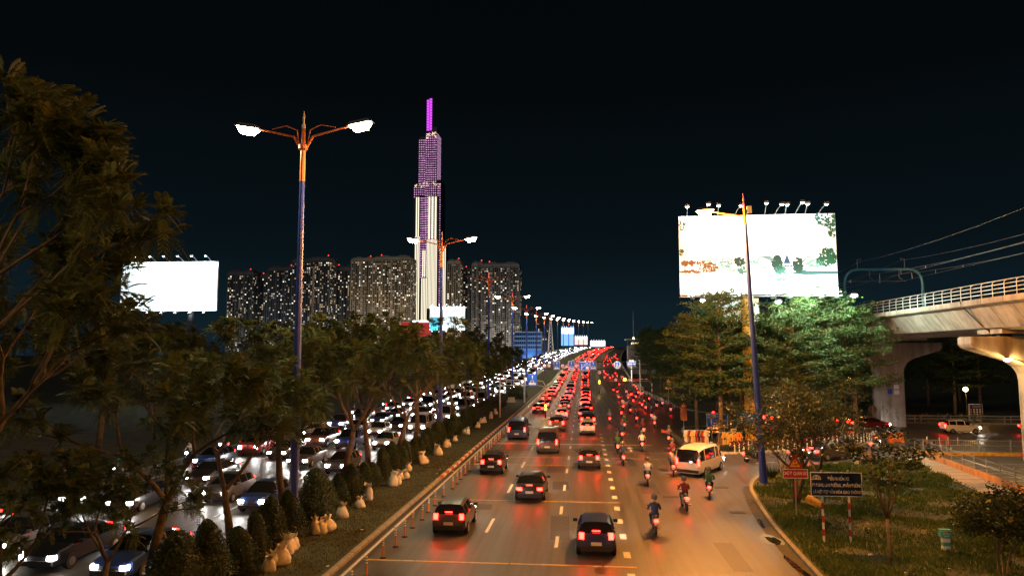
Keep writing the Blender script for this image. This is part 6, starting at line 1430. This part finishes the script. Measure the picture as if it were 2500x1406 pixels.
def bus_parts():
    P = {}; L, w, H = 10.5, 1.22, 3.1
    b = MB(); b.box((0, 0, 1.75), (2 * w, L, 2.7)); P['body'] = [(b, 0)]
    P['side_windows'] = []; 
    for s in (-1, 1):
        for k in range(6): b = MB(); b.box((s * (w + .005), -L / 2 + 1.3 + 1.55 * k, 2.2), (.03, 1.4, .95)); P['side_windows'].append((b, 1))
    b = MB(); b.box((0, L / 2, 2.0), (2.2, .04, 1.5)); P['windscreen'] = [(b, 1)]
    b = MB(); b.box((0, -L / 2, 2.35), (1.9, .04, .8)); P['rear_window'] = [(b, 1)]
    P['tail_lamp'] = []; P['head_lamp'] = []
    for s in (-1, 1):
        b = MB(); b.box((s * 1.0, -L / 2 - .02, 1.15), (.22, .08, .6)); P['tail_lamp'].append((b, 2)); b = MB(); b.box((s * .9, L / 2 + .02, .85), (.4, .08, .22)); P['head_lamp'].append((b, 3))
    b = MB(); b.box((0, -L / 2 - .02, 3.0), (1.2, .06, .08)); P['high_brake_lamp'] = [(b, 2)]
    b = MB(); b.box((0, -L / 2 - .03, .55), (2.3, .12, .3)); P['bumper'] = [(b, 4)]; b = MB(); b.box((0, -L / 2 - .03, .95), (.5, .03, .15)); P['number_plate'] = [(b, 5)]
    P['wheel'] = []; P['rim'] = []
    for yy in (-2.9, 3.2):
        for s in (-1, 1):
            b = MB(); b.lathe([(.3, -.14), (.48, -.13), (.5, -.08), (.5, .08), (.48, .13), (.3, .14)], (s * (w - .12), yy, .5), 16, axis='X'); P['wheel'].append((b, 6))
            b = MB(); b.lathe([(.28, -.01), (.26, .0), (.05, .02)] if s > 0 else [(.05, -.02), (.26, 0), (.28, .01)], (s * (w + .02), yy, .5), 12, axis='X'); P['rim'].append((b, 7))
    return P
def vmats(paint): return [paint, GLASSV, TAIL, HEAD, TRIM, PLATE, BLACK, RIM]
PROTO = {}; FARM = {}
HIDE = []
for kind in ('saloon', 'suv', 'hatch', 'van', 'bus'):
    P = car_parts(kind) if kind != 'bus' else bus_parts(); vm = vmats(PM[0]); meshes = []
    big = MB()
    for pn, lst in P.items():
        for mbb, mi in lst:
            meshes.append((pn, mbb.mesh(pn, vm[mi], smooth=False)))
            o = len(big.v); big.v += mbb.v; big.f += [tuple(o + i for i in f) for f in mbb.f]; big.m += [mi] * len(mbb.f)
    PROTO[kind] = meshes; FARM[kind] = big.mesh('vehicle', vm)
    for pn, me in meshes:
        if pn in ('body', 'windscreen', 'rear_window', 'side_windows') and kind != 'bus':
            bmx = bmesh.new(); bmx.from_mesh(me); bmesh.ops.remove_doubles(bmx, verts=bmx.verts, dist=0.0005); bmesh.ops.recalc_face_normals(bmx, faces=bmx.faces); bmx.to_mesh(me); bmx.free()
            me.polygons.foreach_set('use_smooth', [True] * len(me.polygons)); me.set_sharp_from_angle(angle=R(32))
KNAME = {'saloon': 'saloon car', 'suv': 'sport utility car', 'hatch': 'hatchback', 'van': 'minivan', 'bus': 'bus'}
KOBJ = {'saloon': 'saloon_car', 'suv': 'sport_utility_car', 'hatch': 'hatchback_car', 'van': 'minivan', 'bus': 'city_bus'}
def vehicle(kind, ci, p, ang, label, group, near=True, pitch=0.0):
    cat = 'bus' if kind == 'bus' else ('van' if kind == 'van' else 'car')
    if near:
        t = thing(KOBJ[kind], label, cat, p, 0, group); t.rotation_euler = (pitch, 0, ang); wheels = []
        wi = 0
        for pn, me in PROTO[kind]:
            if pn == 'rim': par = wheels[wi]; wi += 1
            else: par = t
            o = put(pn, me, par)
            if pn == 'wheel': wheels.append(o)
            if pn in ('body', 'mirror'): o.material_slots[0].link = 'OBJECT'; o.material_slots[0].material = PM[ci]
    else:
        t = put(KOBJ[kind], FARM[kind], None, p); t.rotation_euler = (pitch, 0, ang); tag(t, label, cat, group); t.material_slots[0].link = 'OBJECT'; t.material_slots[0].material = PM[ci]
    return t

# scooter and rider
def scooter_parts():
    P = {}
    for nm, y, r_ in (('wheel', -.60, .27), ('wheel', .62, .27)):
        b = MB(); b.lathe([(r_ * .62, -.05), (r_ * .94, -.05), (r_, -.02), (r_, .02), (r_ * .94, .05), (r_ * .62, .05)], (0, y, r_), 16, axis='X'); b.lathe([(r_ * .5, -.03), (r_ * .5, .03)], (0, y, r_), 10, axis='X'); P.setdefault('wheel', []).append((b, 6))
    b = MB(); b.tube([(0, -.85, .78), (0, -.55, .70), (0, -.2, .60), (0, 0, .42), (0, .15, .32), (0, .34, .36), (0, .44, .62), (0, .40, .95)], [.07, .14, .16, .13, .11, .10, .13, .10], 8); P['body'] = [(b, 0)]
    b = MB(); b.box((0, .43, .72), (.34, .08, .5), rot=Euler((R(14), 0, 0)), taper=.8); b.tube([(0, .62, .30), (0, .50, .62)], .04, 6); b.box((0, .62, .56), (.12, .42, .05)); P['front_shield'] = [(b, 0)]
    b = MB(); b.tube([(0, -.72, .82), (0, -.35, .84), (0, .02, .80)], [.09, .13, .09], 8); P['seat'] = [(b, 4)]
    b = MB(); b.tube([(-.32, .30, 1.03), (-.14, .38, 1.02), (0, .40, .98), (.14, .38, 1.02), (.32, .30, 1.03)], .02, 6); P['handlebar'] = [(b, 4)]
    b = MB(); b.box((0, -.90, .74), (.20, .08, .12)); P['tail_lamp'] = [(b, 2)]
    b = MB(); b.box((0, .50, .86), (.17, .08, .13)); P['head_lamp'] = [(b, 3)]
    b = MB(); b.tube([(.14, -.2, .30), (.16, -.80, .38)], [.03, .05], 8); P['exhaust'] = [(b, 7)]
    b = MB(); b.box((0, -.92, .58), (.19, .02, .14)); P['number_plate'] = [(b, 5)]
    P['mirror'] = []
    for s in (-1, 1): b = MB(); b.tube([(s * .2, .36, 1.02), (s * .26, .38, 1.18)], .01, 4); b.box((s * .27, .38, 1.21), (.11, .03, .07)); P['mirror'].append((b, 4))
    return P
SP = []
smesh = MB()
for pn, lst in scooter_parts().items():
    for mbb, mi in lst:
        SP.append((pn, mbb.mesh(pn, vmats(PM[4])[mi], True))); o = len(smesh.v); smesh.v += mbb.v; smesh.f += [tuple(o + i for i in f) for f in mbb.f]; smesh.m += [mi] * len(mbb.f)
SFAR = smesh.mesh('motor_scooter', vmats(PM[4]))
def rider_mesh(seed):
    V = [((0, -.22, .90), .15), ((0, -.19, 1.08), .145), ((0, -.10, 1.30), .155), ((0, -.05, 1.44), .085), ((0, -.01, 1.52), .065), ((0, .01, 1.62), .10), ((0, .02, 1.72), .095)]
    Ed = [(0, 1), (1, 2), (2, 3), (3, 4), (4, 5), (5, 6)]
    for s in (-1, 1):
        i = len(V); V += [((s * .19, -.08, 1.38), .075), ((s * .29, .05, 1.18), .055), ((s * .31, .20, 1.08), .045), ((s * .30, .27, 1.045), .036), ((s * .30, .32, 1.04), .038)]
        Ed += [(2, i), (i, i + 1), (i + 1, i + 2), (i + 2, i + 3), (i + 3, i + 4)]
        i = len(V); V += [((s * .11, -.16, .89), .10), ((s * .17, .08, .87), .09), ((s * .19, .24, .78), .068), ((s * .16, .22, .58), .060), ((s * .14, .17, .40), .042), ((s * .14, .21, .355), .045), ((s * .14, .33, .345), .038)]
        Ed += [(0, i), (i, i + 1), (i + 1, i + 2), (i + 2, i + 3), (i + 3, i + 4), (i + 4, i + 5), (i + 5, i + 6)]
    me = bpy.data.meshes.new('p'); me.from_pydata([v for v, _ in V], Ed, []); ob = bpy.data.objects.new('p', me); COL.objects.link(ob)
    sk = ob.modifiers.new('skin', 'SKIN'); sk.use_smooth_shade = True
    if not me.skin_vertices: me.skin_vertices.new()
    for k, (_, rad) in enumerate(V): me.skin_vertices[0].data[k].radius = (rad, rad); me.skin_vertices[0].data[k].use_root = (k == 0)
    ss = ob.modifiers.new('sub', 'SUBSURF'); ss.levels = 1; ss.render_levels = 1
    bpy.context.view_layer.update(); out = bpy.data.meshes.new_from_object(ob.evaluated_get(bpy.context.evaluated_depsgraph_get())); bpy.data.objects.remove(ob)
    b = MB(); b.v = [tuple(v.co) for v in out.vertices]; b.f = [tuple(p.vertices) for p in out.polygons]
    for p in out.polygons:
        c = p.center
        if c.z > 1.49 or (c.y > .235 and .98 < c.z < 1.12 and abs(c.x) > .2): mi = 2
        elif c.z < .385 and c.y > .12: mi = 3
        elif c.z < .96: mi = 1
        else: mi = 0
        b.m.append(mi)
    for s in (-1, 1):                                   # fingers closed round the grips, thumb underneath
        for k in range(4):
            x = s * (.265 + .022 * k); l = (.055, .065, .06, .048)[k]
            b.tube([(x, .325, 1.06), (x, .325 + l * .6, 1.055), (x, .33 + l * .75, 1.025), (x, .315 + l * .4, 1.008)], [.010, .0095, .009, .007], 5, mi=2)
        b.tube([(s * .262, .30, 1.03), (s * .245, .33, 1.015), (s * .25, .355, 1.01)], [.011, .010, .008], 5, mi=2)
    return b
RB = rider_mesh(1)
SKIN = mat('skin', (0.36, 0.20, 0.13), 0.6, var=0.1); SHOE = mat('shoe', (0.03, 0.03, 0.03), 0.6)
TOPS = [('white', (0.55, 0.55, 0.53)), ('navy', (0.02, 0.03, 0.09)), ('green', (0.03, 0.10, 0.05)), ('grey', (0.16, 0.16, 0.17)), ('maroon', (0.14, 0.02, 0.025))]
TOPM = [mat('jacket_' + n, c, 0.85, var=0.15) for n, c in TOPS]; TROU = mat('trousers', (0.03, 0.035, 0.05), 0.9)
RME = RB.mesh('person', [TOPM[0], TROU, SKIN, SHOE], True)
b = MB(); b.lathe([(.135, 1.60), (.15, 1.66), (.148, 1.74), (.115, 1.82), (.06, 1.85), (.005, 1.86)], (0, .01, 0), 14); HELM = b.mesh('helmet', mat('helmet_shell', (0.10, 0.10, 0.11), 0.25, coat=0.5), True)
b = MB(); b.lathe([(.03, 1.555), (.10, 1.56), (.115, 1.60), (.108, 1.63)], (0, .04, 0), 12); MASK = b.mesh('face_mask', FABR[2], True)
BIKES = []
def bike(p, ang, wh, k, near=True, pitch=0.0, turn=False):
    ci = (4, 0, 2, 5, 1)[k % 5]; ti = (k * 3 + 1) % 5
    if near:
        t = thing('motor_scooter', '%s motor scooter, %s' % (PAINT[ci][0], wh), 'motor scooter', p, 0, 'motor scooters in traffic'); t.rotation_euler = (pitch, 0, ang)
        for pn, me in SP:
            o = put(pn, me, t)
            if pn in ('body', 'front_shield'): o.material_slots[0].link = 'OBJECT'; o.material_slots[0].material = PM[ci]
    else:
        t = put('motor_scooter', SFAR, None, p); t.rotation_euler = (pitch, 0, ang); tag(t, '%s motor scooter, %s' % (PAINT[ci][0], wh), 'motor scooter', 'motor scooters in traffic'); t.material_slots[0].link = 'OBJECT'; t.material_slots[0].material = PM[ci]
    r_ = put('person', RME, None, p); r_.rotation_euler = (pitch, 0, ang); tag(r_, 'rider in a %s top, %s' % (TOPS[ti][0], wh), 'person', 'scooter riders in traffic'); r_.material_slots[0].link = 'OBJECT'; r_.material_slots[0].material = TOPM[ti]
    put('helmet', HELM, r_)
    if near: put('face_mask', MASK, r_)

def fill_lane(x, ys, dirn, lane, kinds, seed, group):
    r = random.Random(seed)
    for k, y in enumerate(ys):
        kind = r.choice(kinds if y > 62 else ('saloon', 'saloon', 'hatch')); ci = r.choice((0, 0, 1, 1, 2, 3, 3, 4, 5, 6)) if y > 62 else r.choice((2, 3, 2, 5)); xx = x + r.uniform(-0.25, 0.25)
        p = road(xx, y, 0.003); ang = road_ang(y) + (0 if dirn > 0 else math.pi); pit = math.atan(slope(y)) * (1 if dirn > 0 else -1)
        vehicle(kind, ci, p, ang, '%s %s in %s, %s in line' % (PAINT[ci][0], KNAME[kind], lane, nth(k)), group, y < 165, pit)
def spaced(y0, y1, lo, hi, seed, first=()):
    r = random.Random(seed); out = list(first); y = y0
    while y < y1: out.append(y); y += r.uniform(lo, hi) * (1 + y / 900)
    return out
CARS = ('saloon', 'saloon', 'suv', 'suv', 'hatch', 'van')
fill_lane(-6.75, spaced(108, 560, 7, 15, 1, (36.5, 54, 76)), 1, 'the left lane heading away', CARS, 101, 'cars heading away')
fill_lane(-3.1, spaced(84, 600, 6.4, 13, 2, (45, 66)), 1, 'the second lane heading away', CARS, 102, 'cars heading away')
fill_lane(0.25, spaced(80, 600, 6.4, 13, 3, (33.5, 57)), 1, 'the third lane heading away', CARS, 103, 'cars heading away')
for x, nm, sd in ((-18.2, 'the oncoming lane nearest the median', 5), (-21.7, 'the second oncoming lane', 6), (-25.2, 'the third oncoming lane', 7), (-28.7, 'the fourth oncoming lane', 8)):
    fill_lane(x, spaced(24 + sd * 0.9, 600, 6.6, 14, sd), -1, nm, CARS, 200 + sd, 'oncoming cars')
# scooters: near junction, motorbike lanes, the right turn, and the oncoming kerb lane
r = random.Random(77); spots = []
NEAR = [(3.4, 36.5, 0), (5.6, 42.0, 3), (4.2, 49.5, -4), (6.4, 53.5, -6), (3.0, 58.0, 2), (7.2, 60.5, -14), (5.2, 66.5, -3), (8.2, 71.5, -8), (3.8, 74.5, 0), (6.3, 79, 2), (4.6, 84.5, 0), (8.3, 87.0, -4), (6.6, 93.0, 0), (3.2, 92.0, 0), (8.9, 97.5, -3), (5.1, 101, 0), (2.9, 64.8, 0), (7.6, 45.6, -10)]
NEAR.sort(key=lambda q: q[1])
for k, (x, y, a) in enumerate(NEAR): bike((x, y, 0.003), R(a), 'in the junction at the right, %s by distance' % nth(k), k)
tries = 0; k = 0
while k < 70 and tries < 4000:
    tries += 1; y = 106 + 320 * r.random() ** 1.4; x = r.uniform(6.0, 13.0)
    if any(abs(x - a) < 1.0 and abs(y - b_) < 2.6 for a, b_ in spots): continue
    spots.append((x, y)); k += 1
spots.sort(key=lambda s: s[1])
for k, (x, y) in enumerate(spots): bike(road(x, y, 0.003), road_ang(y) + R(r.uniform(-4, 4)), 'in the right motorbike lanes, %s by distance' % nth(k), k, y < 150, math.atan(slope(y)))
for k, (x, y, a) in enumerate(((13.6, 60.4, -68), (17.5, 61.9, -66), (10.0, 58.6, -48), (22.5, 66.0, -56), (26.3, 68.4, -52))): bike((x, y, 0.003), R(a), 'turning into the slip road, %s along it' % ('third', 'fourth', 'nearest', 'fifth', 'furthest')[k] if k != 2 else 'turning into the slip road, nearest', k + 2)
for k, (x, y, a) in enumerate(((18.4, 102.5, -46), (22.0, 96.5, -62), (26.6, 93.6, -72), (31.4, 91.0, -82))): bike((x, y, 0.003), R(a), 'on the bend into the side street, %s along it' % nth(k), k + 1)
spots = []; tries = 0; k = 0
while k < 44 and tries < 3000:
    tries += 1; y = 34 + 330 * r.random() ** 1.3; x = r.uniform(-33.0, -30.4)
    if any(abs(x - a) < 0.9 and abs(y - b_) < 2.6 for a, b_ in spots): continue
    spots.append((x, y)); k += 1
spots.sort(key=lambda s: s[1])
for k, (x, y) in enumerate(spots): bike(road(x, y, 0.003), road_ang(y) + math.pi, 'in the oncoming kerb lane, %s by distance' % nth(k), k, y < 110, -math.atan(slope(y)))
# turning and side street cars
vehicle('van', 0, (8.6, 55.0, 0.003), R(-30), 'white minivan turning right into the slip road', 'cars turning right')
vehicle('saloon', 3, (20.6, 63.0, 0.003), R(-62), 'dark grey saloon car on the slip road beyond the corner', 'cars turning right')
vehicle('suv', 1, (24.5, 92.2, 0.003), R(-66), 'silver sport utility car entering the side street', 'cars turning right')
vehicle('saloon', 4, (33.2, 88.3, 0.003), R(-84), 'red saloon car in the side street left of the far pier', 'cars turning right')
vehicle('hatch', 0, (41.5, 84.6, 0.003), R(-90), 'white hatchback in the side street right of the far pier', 'cars turning right')
vehicle('saloon', 2, (50.5, 85.2, 0.003), R(-90), 'black saloon car in the side street at the right edge', 'cars turning right')
